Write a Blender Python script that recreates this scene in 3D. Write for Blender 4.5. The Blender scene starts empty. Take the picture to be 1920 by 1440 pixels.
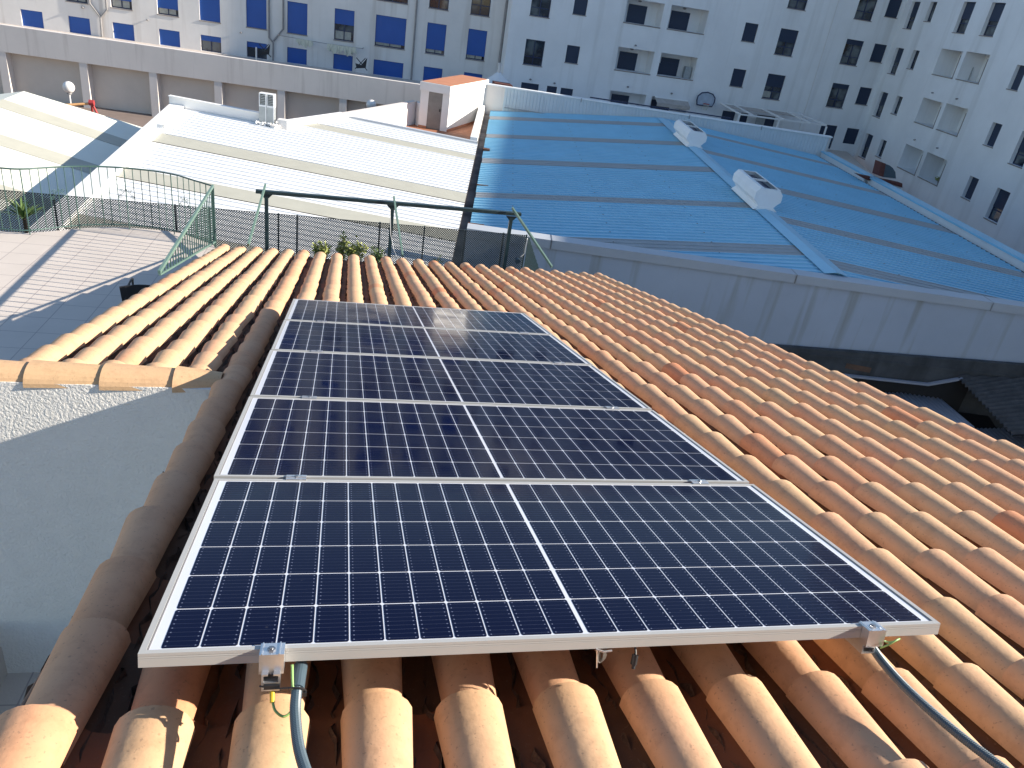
import bpy, math, random
import numpy as np
from mathutils import Vector, Matrix
random.seed(7)
R = math.radians
S = bpy.context.scene
COL = S.collection

# ---------------------------------------------------------------- camera
CAM = np.array([0.40456743, -1.28737260, 1.40915833])
M = np.array([[0.9734502443654328, -0.17906589546171056, 0.14258340305721065],
              [0.03930947175311917, -0.48287746635780715, -0.8748051885502026],
              [0.22549808685523248, 0.8571842028212843, -0.4630182018649693]])
FPX = 1415.74
cam = bpy.data.cameras.new('camera'); camo = bpy.data.objects.new('camera', cam); COL.objects.link(camo)
cam.sensor_width = 36; cam.lens = FPX/1920*36; cam.clip_start = 0.05; cam.clip_end = 3000
camo.matrix_world = Matrix(((M[0][0], -M[1][0], -M[2][0], CAM[0]), (M[0][1], -M[1][1], -M[2][1], CAM[1]),
                            (M[0][2], -M[1][2], -M[2][2], CAM[2]), (0, 0, 0, 1)))
S.camera = camo
# ---------------------------------------------------------------- light
SUN_AZ, SUN_EL = -8.5, 24.6
wd = bpy.data.worlds.new('World'); S.world = wd; wd.use_nodes = True
nt = wd.node_tree; bg = nt.nodes['Background']
sky = nt.nodes.new('ShaderNodeTexSky'); sky.sky_type = 'NISHITA'; sky.sun_disc = False
sky.sun_elevation = R(SUN_EL); sky.sun_rotation = R(90-SUN_AZ)
sky.air_density = 1.0; sky.dust_density = 0.2; sky.ozone_density = 1.6
nt.links.new(sky.outputs[0], bg.inputs[0]); bg.inputs[1].default_value = 0.09
sl = bpy.data.lights.new('sun', 'SUN'); sl.energy = 4.6; sl.angle = R(0.5); sl.color = (1.0, 0.91, 0.78)
so = bpy.data.objects.new('sun', sl); COL.objects.link(so)
sd = Vector((math.cos(R(SUN_EL))*math.cos(R(SUN_AZ)), math.cos(R(SUN_EL))*math.sin(R(SUN_AZ)), math.sin(R(SUN_EL))))
so.rotation_euler = sd.to_track_quat('Z', 'Y').to_euler(); so.location = (30, -5, 20)
S.view_settings.view_transform = 'Standard'; S.view_settings.look = 'None'
S.view_settings.gamma = 1; S.view_settings.use_curve_mapping = False
S.view_settings.exposure = 1.15
S.render.engine = 'CYCLES'
S.cycles.max_bounces = 6; S.cycles.diffuse_bounces = 3; S.cycles.glossy_bounces = 3
S.cycles.use_denoising = True
SL = R(14.106545)

# ---------------------------------------------------------------- materials
def mat(name, col, rough=0.7, metal=0.0, var=0.12, scale=3.0, bump=0.0, bscale=60.0, col2=None, coat=0.0, spec=0.5, stain=None):
    m = bpy.data.materials.new(name); m.use_nodes = True
    t = m.node_tree; b = t.nodes['Principled BSDF']
    b.inputs['Roughness'].default_value = rough; b.inputs['Metallic'].default_value = metal
    b.inputs['Specular IOR Level'].default_value = spec; b.inputs['Coat Weight'].default_value = coat
    g = t.nodes.new('ShaderNodeNewGeometry')
    n = t.nodes.new('ShaderNodeTexNoise'); n.inputs['Scale'].default_value = scale; n.inputs['Detail'].default_value = 6; n.inputs['Roughness'].default_value = 0.65
    t.links.new(g.outputs['Position'], n.inputs['Vector'])
    r = t.nodes.new('ShaderNodeValToRGB'); e = r.color_ramp.elements
    c2 = col2 if col2 else tuple(c*(1-var*2) for c in col)
    e[0].position = 0.32; e[0].color = (*c2, 1); e[1].position = 0.68; e[1].color = (*col, 1)
    t.links.new(n.outputs[0], r.inputs[0]); out = r.outputs[0]
    if stain:   # vertical streaks: (colour, scale along, strength)
        mp = t.nodes.new('ShaderNodeMapping'); mp.inputs['Scale'].default_value = (stain[1], stain[1]*0.6, stain[1]*0.06)
        t.links.new(g.outputs['Position'], mp.inputs[0])
        n2 = t.nodes.new('ShaderNodeTexNoise'); n2.inputs['Scale'].default_value = 1; n2.inputs['Detail'].default_value = 4
        t.links.new(mp.outputs[0], n2.inputs['Vector'])
        r2 = t.nodes.new('ShaderNodeValToRGB'); r2.color_ramp.elements[0].position = 0.54; r2.color_ramp.elements[1].position = 0.72
        r2.color_ramp.elements[0].color = (0, 0, 0, 1); r2.color_ramp.elements[1].color = (stain[2],)*3+(1,)
        t.links.new(n2.outputs[0], r2.inputs[0])
        mx = t.nodes.new('ShaderNodeMixRGB'); mx.inputs[2].default_value = (*stain[0], 1)
        t.links.new(r2.outputs[0], mx.inputs[0]); t.links.new(out, mx.inputs[1]); out = mx.outputs[0]
    t.links.new(out, b.inputs['Base Color'])
    if bump:
        n3 = t.nodes.new('ShaderNodeTexNoise'); n3.inputs['Scale'].default_value = bscale; n3.inputs['Detail'].default_value = 4
        t.links.new(g.outputs['Position'], n3.inputs['Vector'])
        bp = t.nodes.new('ShaderNodeBump'); bp.inputs['Strength'].default_value = bump; bp.inputs['Distance'].default_value = 0.02
        t.links.new(n3.outputs[0], bp.inputs['Height']); t.links.new(bp.outputs[0], b.inputs['Normal'])
    return m

def tile_mat(name, ramp, rough=0.75):
    m = bpy.data.materials.new(name); m.use_nodes = True
    t = m.node_tree; b = t.nodes['Principled BSDF']; b.inputs['Roughness'].default_value = rough; b.inputs['Specular IOR Level'].default_value = 0.25
    a = t.nodes.new('ShaderNodeAttribute'); a.attribute_name = 'tint'
    g = t.nodes.new('ShaderNodeNewGeometry')
    n = t.nodes.new('ShaderNodeTexNoise'); n.inputs['Scale'].default_value = 5; n.inputs['Detail'].default_value = 5
    t.links.new(g.outputs['Position'], n.inputs['Vector'])
    # tint + noise
    ad = t.nodes.new('ShaderNodeMath'); ad.operation = 'MULTIPLY_ADD'; ad.inputs[1].default_value = 0.40; 
    t.links.new(n.outputs[0], ad.inputs[0]); t.links.new(a.outputs['Fac'], ad.inputs[2])
    sb = t.nodes.new('ShaderNodeMath'); sb.operation = 'SUBTRACT'; sb.inputs[1].default_value = 0.20; t.links.new(ad.outputs[0], sb.inputs[0])
    r = t.nodes.new('ShaderNodeValToRGB'); el = r.color_ramp.elements
    while len(el) < len(ramp): el.new(0.5)
    for i, (p, c) in enumerate(ramp): el[i].position = p; el[i].color = (*c, 1)
    t.links.new(sb.outputs[0], r.inputs[0])
    # dark blotches and fine speckle
    n2 = t.nodes.new('ShaderNodeTexNoise'); n2.inputs['Scale'].default_value = 14; n2.inputs['Detail'].default_value = 8; n2.inputs['Roughness'].default_value = 0.7
    t.links.new(g.outputs['Position'], n2.inputs['Vector'])
    r2 = t.nodes.new('ShaderNodeValToRGB'); r2.color_ramp.elements[0].position = 0.36; r2.color_ramp.elements[0].color = (0.62, 0.58, 0.56, 1)
    r2.color_ramp.elements[1].position = 0.50; r2.color_ramp.elements[1].color = (1, 1, 1, 1)
    t.links.new(n2.outputs[0], r2.inputs[0])
    mx = t.nodes.new('ShaderNodeMixRGB'); mx.blend_type = 'MULTIPLY'; mx.inputs[0].default_value = 0.30
    t.links.new(r.outputs[0], mx.inputs[1]); t.links.new(r2.outputs[0], mx.inputs[2])
    # small dark pits and pale lichen specks
    vo = t.nodes.new('ShaderNodeTexNoise'); vo.inputs['Scale'].default_value = 95; vo.inputs['Detail'].default_value = 3; t.links.new(g.outputs['Position'], vo.inputs['Vector'])
    r4 = t.nodes.new('ShaderNodeValToRGB'); r4.color_ramp.elements[0].position = 0.30; r4.color_ramp.elements[0].color = (1, 1, 1, 1); r4.color_ramp.elements[1].position = 0.36; r4.color_ramp.elements[1].color = (0, 0, 0, 1)
    t.links.new(vo.outputs[0], r4.inputs[0])
    mx3 = t.nodes.new('ShaderNodeMixRGB'); mx3.inputs[2].default_value = (0.20, 0.13, 0.09, 1); ms = t.nodes.new('ShaderNodeMath'); ms.operation = 'MULTIPLY'; ms.inputs[1].default_value = 0.4
    t.links.new(r4.outputs[0], ms.inputs[0]); t.links.new(ms.outputs[0], mx3.inputs[0]); t.links.new(mx.outputs[0], mx3.inputs[1])
    t.links.new(mx3.outputs[0], b.inputs['Base Color'])
    n3 = t.nodes.new('ShaderNodeTexNoise'); n3.inputs['Scale'].default_value = 45; n3.inputs['Detail'].default_value = 5
    t.links.new(g.outputs['Position'], n3.inputs['Vector'])
    bp = t.nodes.new('ShaderNodeBump'); bp.inputs['Strength'].default_value = 0.25; bp.inputs['Distance'].default_value = 0.006
    t.links.new(n3.outputs[0], bp.inputs['Height']); t.links.new(bp.outputs[0], b.inputs['Normal'])
    return m

def grid_mat(name, col, line, sx, sy, lw, rough=0.6, axes='XY', var=0.1, rot=0.0):
    """floor tiles / slats: thin joints every sx, sy metres"""
    m = mat(name, col, rough, var=var, scale=1.3, bump=0.1)
    t = m.node_tree; b = t.nodes['Principled BSDF']
    src = b.inputs['Base Color'].links[0].from_socket
    g = t.nodes.new('ShaderNodeNewGeometry')
    mp = t.nodes.new('ShaderNodeMapping'); mp.inputs['Rotation'].default_value = (0, 0, rot)
    t.links.new(g.outputs['Position'], mp.inputs[0])
    s = t.nodes.new('ShaderNodeSeparateXYZ'); t.links.new(mp.outputs[0], s.inputs[0])
    outs = []
    for ax, p in ((axes[0], sx), (axes[1] if len(axes) > 1 else None, sy)):
        if ax is None or not p: continue
        d = t.nodes.new('ShaderNodeMath'); d.operation = 'DIVIDE'; d.inputs[1].default_value = p; t.links.new(s.outputs['XYZ'.index(ax)], d.inputs[0])
        f = t.nodes.new('ShaderNodeMath'); f.operation = 'FRACT'; t.links.new(d.outputs[0], f.inputs[0])
        l = t.nodes.new('ShaderNodeMath'); l.operation = 'LESS_THAN'; l.inputs[1].default_value = lw/p; t.links.new(f.outputs[0], l.inputs[0])
        outs.append(l.outputs[0])
    o = outs[0]
    if len(outs) > 1:
        mxm = t.nodes.new('ShaderNodeMath'); mxm.operation = 'MAXIMUM'; t.links.new(outs[0], mxm.inputs[0]); t.links.new(outs[1], mxm.inputs[1]); o = mxm.outputs[0]
    mx = t.nodes.new('ShaderNodeMixRGB'); mx.inputs[2].default_value = (*line, 1)
    t.links.new(o, mx.inputs[0]); t.links.new(src, mx.inputs[1]); t.links.new(mx.outputs[0], b.inputs['Base Color'])
    return m

MT = {}
MT['tile'] = tile_mat('clay_cover_tile', [(0.0, (0.60, 0.400, 0.220)), (0.3, (0.63, 0.397, 0.232)), (0.55, (0.645, 0.375, 0.225)), (0.8, (0.62, 0.325, 0.18)), (1.0, (0.57, 0.24, 0.125))])
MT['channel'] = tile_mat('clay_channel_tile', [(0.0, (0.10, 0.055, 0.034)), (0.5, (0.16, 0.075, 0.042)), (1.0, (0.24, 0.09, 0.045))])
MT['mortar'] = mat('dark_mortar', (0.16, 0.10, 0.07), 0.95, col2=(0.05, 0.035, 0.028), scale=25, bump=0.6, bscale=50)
MT['stucco'] = mat('rough_stucco', (0.84, 0.81, 0.76), 0.9, var=0.03, scale=6, bump=0.6, bscale=70)
MT['alu'] = mat('anodised_frame', (0.43, 0.43, 0.42), 0.5, 0.0, var=0.03, scale=5, spec=0.25)
MT['clamp'] = mat('bright_aluminium', (0.75, 0.76, 0.78), 0.3, 0.85, var=0.06, scale=40)
MT['bolt'] = mat('steel_bolt', (0.35, 0.36, 0.38), 0.35, 0.9)
MT['black'] = mat('black_plastic', (0.02, 0.02, 0.022), 0.45, var=0.1)
MT['conduit'] = mat('grey_conduit', (0.075, 0.115, 0.145), 0.38, var=0.08, scale=8)
MT['green_wire'] = mat('green_wire', (0.30, 0.50, 0.16), 0.4)
MT['yellow_wire'] = mat('yellow_wire', (0.8, 0.55, 0.03), 0.4)
MT['white_wire'] = mat('grey_cable', (0.22, 0.21, 0.19), 0.4)
MT['rail_green'] = mat('green_rail_paint', (0.055, 0.115, 0.10), 0.45, var=0.1, scale=10)
MT['dark_green'] = mat('dark_green_steel', (0.018, 0.042, 0.048), 0.4, var=0.15, scale=8)
MT['lattice'] = mat('lattice_plastic', (0.045, 0.06, 0.065), 0.5)
MT['brace'] = mat('pale_green_brace', (0.15, 0.24, 0.20), 0.45, var=0.1)
MT['white_sheet'] = mat('white_metal_sheet', (0.86, 0.87, 0.87), 0.5, var=0.04, scale=1.5, spec=0.4)
MT['sheet_blue'] = mat('shade_blue_metal_sheet', (0.28, 0.58, 0.76), 0.35, stain=((0.22, 0.48, 0.65), 1.1, 0.4), var=0.05, scale=0.8, spec=0.45)  # blue of the sky-lit shade is put into the pale sheet's base colour
MT['skylight'] = mat('aged_fibreglass', (0.47, 0.46, 0.385), 0.6, var=0.05, scale=2)
MT['sheet_pale'] = mat('faded_metal_sheet', (0.60, 0.66, 0.69), 0.5, var=0.05, scale=1)
MT['cap_grey'] = mat('grey_metal_cap', (0.46, 0.49, 0.53), 0.5, var=0.04, scale=1)
MT['skylight2'] = mat('grey_fibreglass', (0.36, 0.38, 0.39), 0.6, var=0.05, scale=2)
MT['cream_sheet'] = mat('cream_metal_sheet', (0.80, 0.80, 0.70), 0.6, var=0.03, scale=1)
MT['white_paint'] = mat('white_render', (0.80, 0.79, 0.77), 0.85, var=0.02, scale=3, bump=0.1)
MT['facade_a'] = mat('aged_white_render', (0.74, 0.715, 0.69), 0.9, var=0.05, scale=0.5, stain=((0.52, 0.48, 0.44), 1.8, 0.7))
MT['facade_d'] = mat('white_render_facade', (0.81, 0.82, 0.83), 0.9, var=0.05, scale=0.35, stain=((0.58, 0.58, 0.57), 1.3, 0.6))
MT['podium'] = mat('pinkish_render', (0.76, 0.70, 0.65), 0.9, var=0.04, scale=0.6, stain=((0.42, 0.37, 0.33), 3.0, 0.4))
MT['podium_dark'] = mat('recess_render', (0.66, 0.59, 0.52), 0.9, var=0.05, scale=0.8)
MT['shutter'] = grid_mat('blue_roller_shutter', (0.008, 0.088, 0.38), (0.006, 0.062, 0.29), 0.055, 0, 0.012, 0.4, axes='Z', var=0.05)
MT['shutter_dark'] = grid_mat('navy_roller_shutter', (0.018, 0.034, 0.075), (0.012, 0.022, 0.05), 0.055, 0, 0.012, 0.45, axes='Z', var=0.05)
MT['frame_blue'] = mat('navy_window_frame', (0.015, 0.03, 0.09), 0.35)
MT['sill'] = mat('stone_sill', (0.30, 0.26, 0.24), 0.8)
def glass_mat():
    m = bpy.data.materials.new('window_glass'); m.use_nodes = True; t = m.node_tree; b = t.nodes['Principled BSDF']
    g = t.nodes.new('ShaderNodeNewGeometry'); n = t.nodes.new('ShaderNodeTexNoise'); n.inputs['Scale'].default_value = 0.9; n.inputs['Detail'].default_value = 2
    t.links.new(g.outputs['Position'], n.inputs['Vector'])
    r = t.nodes.new('ShaderNodeValToRGB'); r.color_ramp.elements[0].position = 0.45; r.color_ramp.elements[0].color = (0.015, 0.02, 0.03, 1)
    r.color_ramp.elements[1].position = 0.6; r.color_ramp.elements[1].color = (0.10, 0.12, 0.13, 1)
    t.links.new(n.outputs[0], r.inputs[0]); t.links.new(r.outputs[0], b.inputs['Base Color'])
    b.inputs['Roughness'].default_value = 0.05; b.inputs['Specular IOR Level'].default_value = 0.8
    return m
MT['glass'] = glass_mat()
MT['curtain'] = mat('pale_curtain', (0.42, 0.42, 0.38), 0.8, var=0.15, scale=6)
MT['pipe'] = mat('grey_drainpipe', (0.28, 0.27, 0.27), 0.6)
MT['terracotta'] = grid_mat('terracotta_paving', (0.42, 0.17, 0.085), (0.24, 0.10, 0.06), 0.28, 0.28, 0.02, 0.8, var=0.1, rot=R(30))
MT['terracotta_roof'] = mat('terracotta_coating', (0.52, 0.22, 0.12), 0.85, var=0.08, scale=2)
MT['brick_dark'] = mat('dark_red_brick', (0.14, 0.045, 0.035), 0.85, var=0.15, scale=6)
MT['grey_door'] = mat('grey_metal_door', (0.22, 0.215, 0.21), 0.5, 0.3)
MT['galv'] = mat('galvanised_duct', (0.42, 0.45, 0.46), 0.45, 0.5, var=0.12, scale=6)
MT['dark_void'] = mat('dark_interior', (0.02, 0.018, 0.018), 0.8)
MT['terrace'] = grid_mat('terrace_tiles', (0.61, 0.54, 0.48), (0.36, 0.31, 0.29), 0.42, 0.42, 0.010, 0.6, var=0.05, rot=R(2))
MT['ground'] = mat('street_paving', (0.24, 0.185, 0.16), 0.9, var=0.15, scale=0.5)
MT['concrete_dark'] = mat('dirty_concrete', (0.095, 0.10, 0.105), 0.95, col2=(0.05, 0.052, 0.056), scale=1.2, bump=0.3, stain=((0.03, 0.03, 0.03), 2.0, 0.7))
MT['g_wall'] = mat('stained_shade_blue_wall', (0.46, 0.51, 0.59), 0.9, var=0.05, scale=0.5, stain=((0.30, 0.30, 0.28), 3.0, 0.85))  # white wall with the blue of its shade in the base colour; streaks are stains
MT['asbestos'] = mat('dark_fibre_cement', (0.085, 0.085, 0.09), 0.95, var=0.2, scale=4, bump=0.2)
MT['pale_sheet'] = mat('pale_lilac_sheet', (0.34, 0.35, 0.40), 0.6, var=0.06, scale=2)
MT['leaf'] = mat('olive_leaf', (0.42, 0.44, 0.13), 0.6, col2=(0.12, 0.17, 0.04), scale=9)
MT['leaf2'] = mat('yucca_leaf', (0.16, 0.24, 0.06), 0.6, col2=(0.07, 0.13, 0.04), scale=9)
MT['stem'] = mat('brown_stem', (0.10, 0.07, 0.04), 0.9)
MT['globe'] = mat('white_globe', (0.85, 0.83, 0.80), 0.3)
MT['red'] = mat('red_paint', (0.42, 0.05, 0.05), 0.5)
MT['orange'] = mat('orange_paint', (0.75, 0.42, 0.18), 0.5)
MT['cloth'] = mat('washed_cloth', (0.62, 0.62, 0.52), 0.9, var=0.1, scale=12)
MT['awning'] = mat('awning_cloth', (0.50, 0.45, 0.41), 0.8)
MT['mesh_black'] = mat('black_textile', (0.012, 0.013, 0.018), 0.6)
MT['rust'] = mat('rusty_iron', (0.16, 0.06, 0.03), 0.9, col2=(0.05, 0.02, 0.012), scale=10)
MT['hoop'] = mat('backboard_white', (0.45, 0.52, 0.62), 0.5)

def cell_mat():
    m = bpy.data.materials.new('solar_cell'); m.use_nodes = True; t = m.node_tree; b = t.nodes['Principled BSDF']
    tc = t.nodes.new('ShaderNodeTexCoord'); s = t.nodes.new('ShaderNodeSeparateXYZ'); t.links.new(tc.outputs['UV'], s.inputs[0])
    def ma(op, a, bb=None, c=None):
        n = t.nodes.new('ShaderNodeMath'); n.operation = op
        for i, v in enumerate((a, bb, c)):
            if v is None: continue
            if isinstance(v, (int, float)): n.inputs[i].default_value = v
            else: t.links.new(v, n.inputs[i])
        return n.outputs[0]
    # UV holds cell-local coordinates 0..1; nine busbars run along the first axis
    fv = ma('FRACT', ma('MULTIPLY', s.outputs[1], 9.0)); dv = ma('ABSOLUTE', ma('SUBTRACT', fv, 0.5))
    bar = ma('LESS_THAN', dv, 0.03); pad = ma('LESS_THAN', dv, 0.11)
    du = ma('ABSOLUTE', ma('SUBTRACT', ma('ABSOLUTE', ma('SUBTRACT', s.outputs[0], 0.5)), 0.40))
    dot = ma('MULTIPLY', pad, ma('LESS_THAN', du, 0.022))
    n = t.nodes.new('ShaderNodeTexNoise'); n.inputs['Scale'].default_value = 9; g = t.nodes.new('ShaderNodeNewGeometry'); t.links.new(g.outputs['Position'], n.inputs['Vector'])
    barm = ma('MULTIPLY', bar, ma('MULTIPLY', n.outputs[0], 0.30))
    fac = ma('MAXIMUM', barm, ma('MULTIPLY', dot, 0.6))
    mx = t.nodes.new('ShaderNodeMixRGB'); mx.inputs[1].default_value = (0.0012, 0.0032, 0.023, 1); mx.inputs[2].default_value = (0.20, 0.23, 0.34, 1)
    t.links.new(fac, mx.inputs[0])
    # a thin film of dust and a few dried spots
    n2 = t.nodes.new('ShaderNodeTexNoise'); n2.inputs['Scale'].default_value = 60; n2.inputs['Detail'].default_value = 6; t.links.new(g.outputs['Position'], n2.inputs['Vector'])
    r2 = t.nodes.new('ShaderNodeValToRGB'); r2.color_ramp.elements[0].position = 0.70; r2.color_ramp.elements[1].position = 0.80
    r2.color_ramp.elements[1].color = (0.12, 0.12, 0.12, 1); t.links.new(n2.outputs[0], r2.inputs[0])
    mx2 = t.nodes.new('ShaderNodeMixRGB'); mx2.inputs[2].default_value = (0.35, 0.34, 0.32, 1); t.links.new(r2.outputs[0], mx2.inputs[0]); t.links.new(mx.outputs[0], mx2.inputs[1])
    t.links.new(mx2.outputs[0], b.inputs['Base Color'])
    mr = t.nodes.new('ShaderNodeMapRange'); n4 = t.nodes.new('ShaderNodeTexNoise'); n4.inputs['Scale'].default_value = 3.5; n4.inputs['Detail'].default_value = 7; t.links.new(g.outputs['Position'], n4.inputs['Vector'])
    mr.inputs[1].default_value = 0.35; mr.inputs[2].default_value = 0.7; mr.inputs[3].default_value = 0.06; mr.inputs[4].default_value = 0.17; t.links.new(n4.outputs[0], mr.inputs[0]); t.links.new(mr.outputs[0], b.inputs['Roughness'])
    b.inputs['IOR'].default_value = 1.19; b.inputs['Specular IOR Level'].default_value = 0.5
    b.inputs['Specular Tint'].default_value = (1.0, 0.70, 0.55, 1)
    return m
MT['cell'] = cell_mat()
MT['backsheet'] = mat('white_backsheet', (0.70, 0.72, 0.78), 0.5, var=0.02, coat=0.6)

# ---------------------------------------------------------------- builders
class B:
    def __init__(s): s.v = []; s.f = []; s.t = None; s.uv = None
    def add(s, vs, fs, tint=None):
        n = len(s.v); s.v.extend([tuple(map(float, p)) for p in vs]); s.f.extend([tuple(i+n for i in f) for f in fs])
        if tint is not None:
            if s.t is None: s.t = []
            s.t.extend([tint]*len(fs))
    def quad(s, a, b, c, d): s.add([a, b, c, d], [(0, 1, 2, 3)])
    def obox(s, p, ex, ey, ez, tint=None):
        p, ex, ey, ez = [np.array(q, float) for q in (p, ex, ey, ez)]
        v = [p, p+ex, p+ex+ey, p+ey, p+ez, p+ex+ez, p+ex+ey+ez, p+ey+ez]
        s.add(v, [(0, 3, 2, 1), (4, 5, 6, 7), (0, 1, 5, 4), (1, 2, 6, 5), (2, 3, 7, 6), (3, 0, 4, 7)], tint)
    def box(s, x0, x1, y0, y1, z0, z1): s.obox((x0, y0, z0), (x1-x0, 0, 0), (0, y1-y0, 0), (0, 0, z1-z0))
    def beam(s, a, b, w, h, up=(0, 0, 1)):
        a, b = np.array(a, float), np.array(b, float); d = b-a; d = d/np.linalg.norm(d); up = np.array(up, float)
        x = np.cross(d, up)
        if np.linalg.norm(x) < 1e-3: x = np.cross(d, (1, 0, 0))
        x /= np.linalg.norm(x); u = np.cross(x, d)
        s.obox(a-x*w/2-u*h/2, x*w, b-a, u*h)
    def tube(s, pts, r, n=8, closed=False, cap=True):
        pts = [np.array(p, float) for p in pts]; rs = r if isinstance(r, (list, tuple)) else [r]*len(pts)
        vs = []; prev = None
        for i, p in enumerate(pts):
            a = pts[max(i-1, 0)]; b = pts[min(i+1, len(pts)-1)]; d = b-a; d = d/(np.linalg.norm(d)+1e-9)
            if prev is None:
                x = np.cross(d, (0, 0, 1));
                if np.linalg.norm(x) < 1e-2: x = np.cross(d, (1, 0, 0))
            else: x = prev-d*(prev@d)
            x = x/(np.linalg.norm(x)+1e-9); prev = x; y = np.cross(d, x)
            for k in range(n): a2 = 2*math.pi*k/n; vs.append(p+rs[i]*(math.cos(a2)*x+math.sin(a2)*y))
        fs = [(i*n+k, i*n+(k+1) % n, (i+1)*n+(k+1) % n, (i+1)*n+k) for i in range(len(pts)-1) for k in range(n)]
        if cap: fs += [tuple(range(n))[::-1], tuple((len(pts)-1)*n+k for k in range(n))]
        s.add(vs, fs)
    def prism(s, poly, th):
        n = len(poly); th = np.array(th, float); p = [np.array(q, float) for q in poly]
        s.add(p+[q+th for q in p], [tuple(range(n))[::-1], tuple(range(n, 2*n))]+[(i, (i+1) % n, n+(i+1) % n, n+i) for i in range(n)])
    def sphere(s, c, r, n=14, m=9, sz=1.0):
        vs = []; c = np.array(c, float)
        for i in range(m+1):
            th = math.pi*i/m
            for k in range(n): ph = 2*math.pi*k/n; vs.append(c+np.array([r*math.sin(th)*math.cos(ph), r*math.sin(th)*math.sin(ph), r*sz*math.cos(th)]))
        s.add(vs, [(i*n+k, (i+1)*n+k, (i+1)*n+(k+1) % n, i*n+(k+1) % n) for i in range(m) for k in range(n)])

def root_of(o):
    while o.parent: o = o.parent
    return o
def part(name, b, m, parent=None, smooth=False, label=None):
    off = np.array(root_of(parent).location) if parent else np.zeros(3)
    me = bpy.data.meshes.new(name); me.from_pydata([tuple(np.array(v)-off) for v in b.v], [], b.f)
    if b.t is not None:
        at = me.attributes.new('tint', 'FLOAT', 'FACE'); at.data.foreach_set('value', b.t)
    if b.uv is not None:
        uv = me.uv_layers.new(name='UVMap'); uv.data.foreach_set('uv', b.uv)
    me.materials.append(MT[m] if isinstance(m, str) else m)
    if smooth: me.polygons.foreach_set('use_smooth', [True]*len(me.polygons))
    me.update(); me.validate()
    o = bpy.data.objects.new(name, me); COL.objects.link(o)
    if parent: o.parent = parent
    if label: o['label'] = label
    return o
def tag(o, label, cat, group=None):
    o['label'] = label; o['category'] = cat
    if group: o['group'] = group
    return o
def thing(name, loc, label, cat, group=None):
    o = bpy.data.objects.new(name, None); COL.objects.link(o); o.location = loc; o.empty_display_size = 0.2
    return tag(o, label, cat, group)
def struct(name, b, m, kind='structure'):
    o = part(name, b, m); o['kind'] = kind; return o
def V(*a): return np.array(a, float)

# ================================================================ ROOF with clay tiles
def crest_off(v): return 0.17-0.10*(v/11.4)
UP = V(0, math.sin(SL), math.cos(SL)); VD = V(0, math.cos(SL), -math.sin(SL)); UX = V(1, 0, 0)
def rp(x, v, n=0.0):
    """point on the roof: x across, v down the slope, n above the line of the tile crests"""
    return UX*x+VD*v+UP*(n-crest_off(v))
def row_x(k, v):
    if k < 0: a = -0.22+0.232*k; b = -0.18+0.236*k
    else: a = -0.222+0.2485*k; b = -0.185+0.2565*k
    return a+(b-a)*v/11.4
EXP = 0.358; V_END = 10.92; V_TOP = -1.0
house = thing('tiled_house', (2, 5, -7.5), 'house with a clay barrel tile roof sloping away under the solar panels', 'house')
cov = B(); chn = B()
def cover(b, k, v0, v1, lift, tint, xj, tl):
    """one cover tile: narrow end up the slope at v0, wide end at v1"""
    n = 10; vs = []; fs = []
    x0, x1 = row_x(k, v0)+xj, row_x(k, v1)+xj
    segs = 4
    for shell in (0, 1):
        for j in range(segs+1):
            q = j/segs; v = v0+(v1-v0)*q; x = x0+(x1-x0)*q+tl*(q-0.5)
            w = (0.067+0.023*q)-shell*0.014; h = (0.058+0.020*q)-shell*0.014
            lf = -0.026+lift*q
            for i in range(n+1):
                a = math.pi*i/n
                ca, sa = math.cos(a), math.sin(a)
                vs.append(rp(x-w*ca, v, lf-(0.058+0.020*q)+(h*sa**0.9 if sa > 1e-6 else 0.0)))
    N = n+1; O = (segs+1)*N
    for j in range(segs):
        for i in range(n):
            fs.append((j*N+i, j*N+i+1, (j+1)*N+i+1, (j+1)*N+i)); fs.append((O+j*N+i, O+(j+1)*N+i, O+(j+1)*N+i+1, O+j*N+i+1))
    for i in range(n):
        fs.append((i, O+i, O+i+1, i+1)); j = segs*N
        fs.append((j+i, j+i+1, O+j+i+1, O+j+i))
    for i in (0, n):
        for j in range(segs):
            q = (j*N+i, (j+1)*N+i, O+(j+1)*N+i, O+j*N+i); fs.append(q)
    b.add(vs, fs, tint)
def channel(b, xa, xb, v0, v1, tint):
    n = 6; vs = []
    for j, v in enumerate((v0, v1)):
        x0, x1 = xa(v), xb(v); c = (x0+x1)/2; w = (x1-x0)/2+0.02
        for i in range(n+1):
            a = math.pi*i/n; vs.append(rp(c-w*math.cos(a), v, -0.085-0.055*math.sin(a)+(0.012 if j == 0 else 0.03)))
    b.add(vs, [(i, n+1+i, n+2+i, i+1) for i in range(n)]+[(n+1+i, n+2+i, n+2+i, n+1+i)[:3] for i in range(0)], tint)
K0, K1 = -5, 19
for k in range(K0, K1+1):
    vstart = V_TOP if k >= 0 else 2.93
    m = -3 if k >= 0 else 8
    while True:
        ve = 0.048+EXP*m+random.uniform(-0.012, 0.012); v0 = ve-EXP-0.075; m += 1
        if k < 0 and ve < 3.25: continue
        if v0 < vstart-0.5: continue
        if ve > V_END+0.1: break
        tint = 0.12+0.6*random.betavariate(2.4, 2.6)
        if k == 0: tint = 0.68+random.uniform(-0.10, 0.08)
        if random.random() < 0.03 and k > 0: tint = random.uniform(0.85, 1.0)
        if k < 0: v0 = max(v0, 3.11)
        cover(cov, k, v0, min(ve, V_END), (0.040 if k == 0 else 0.029)+random.uniform(-0.004, 0.005), tint, random.gauss(0, 0.0045), random.gauss(0, 0.006))
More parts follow.
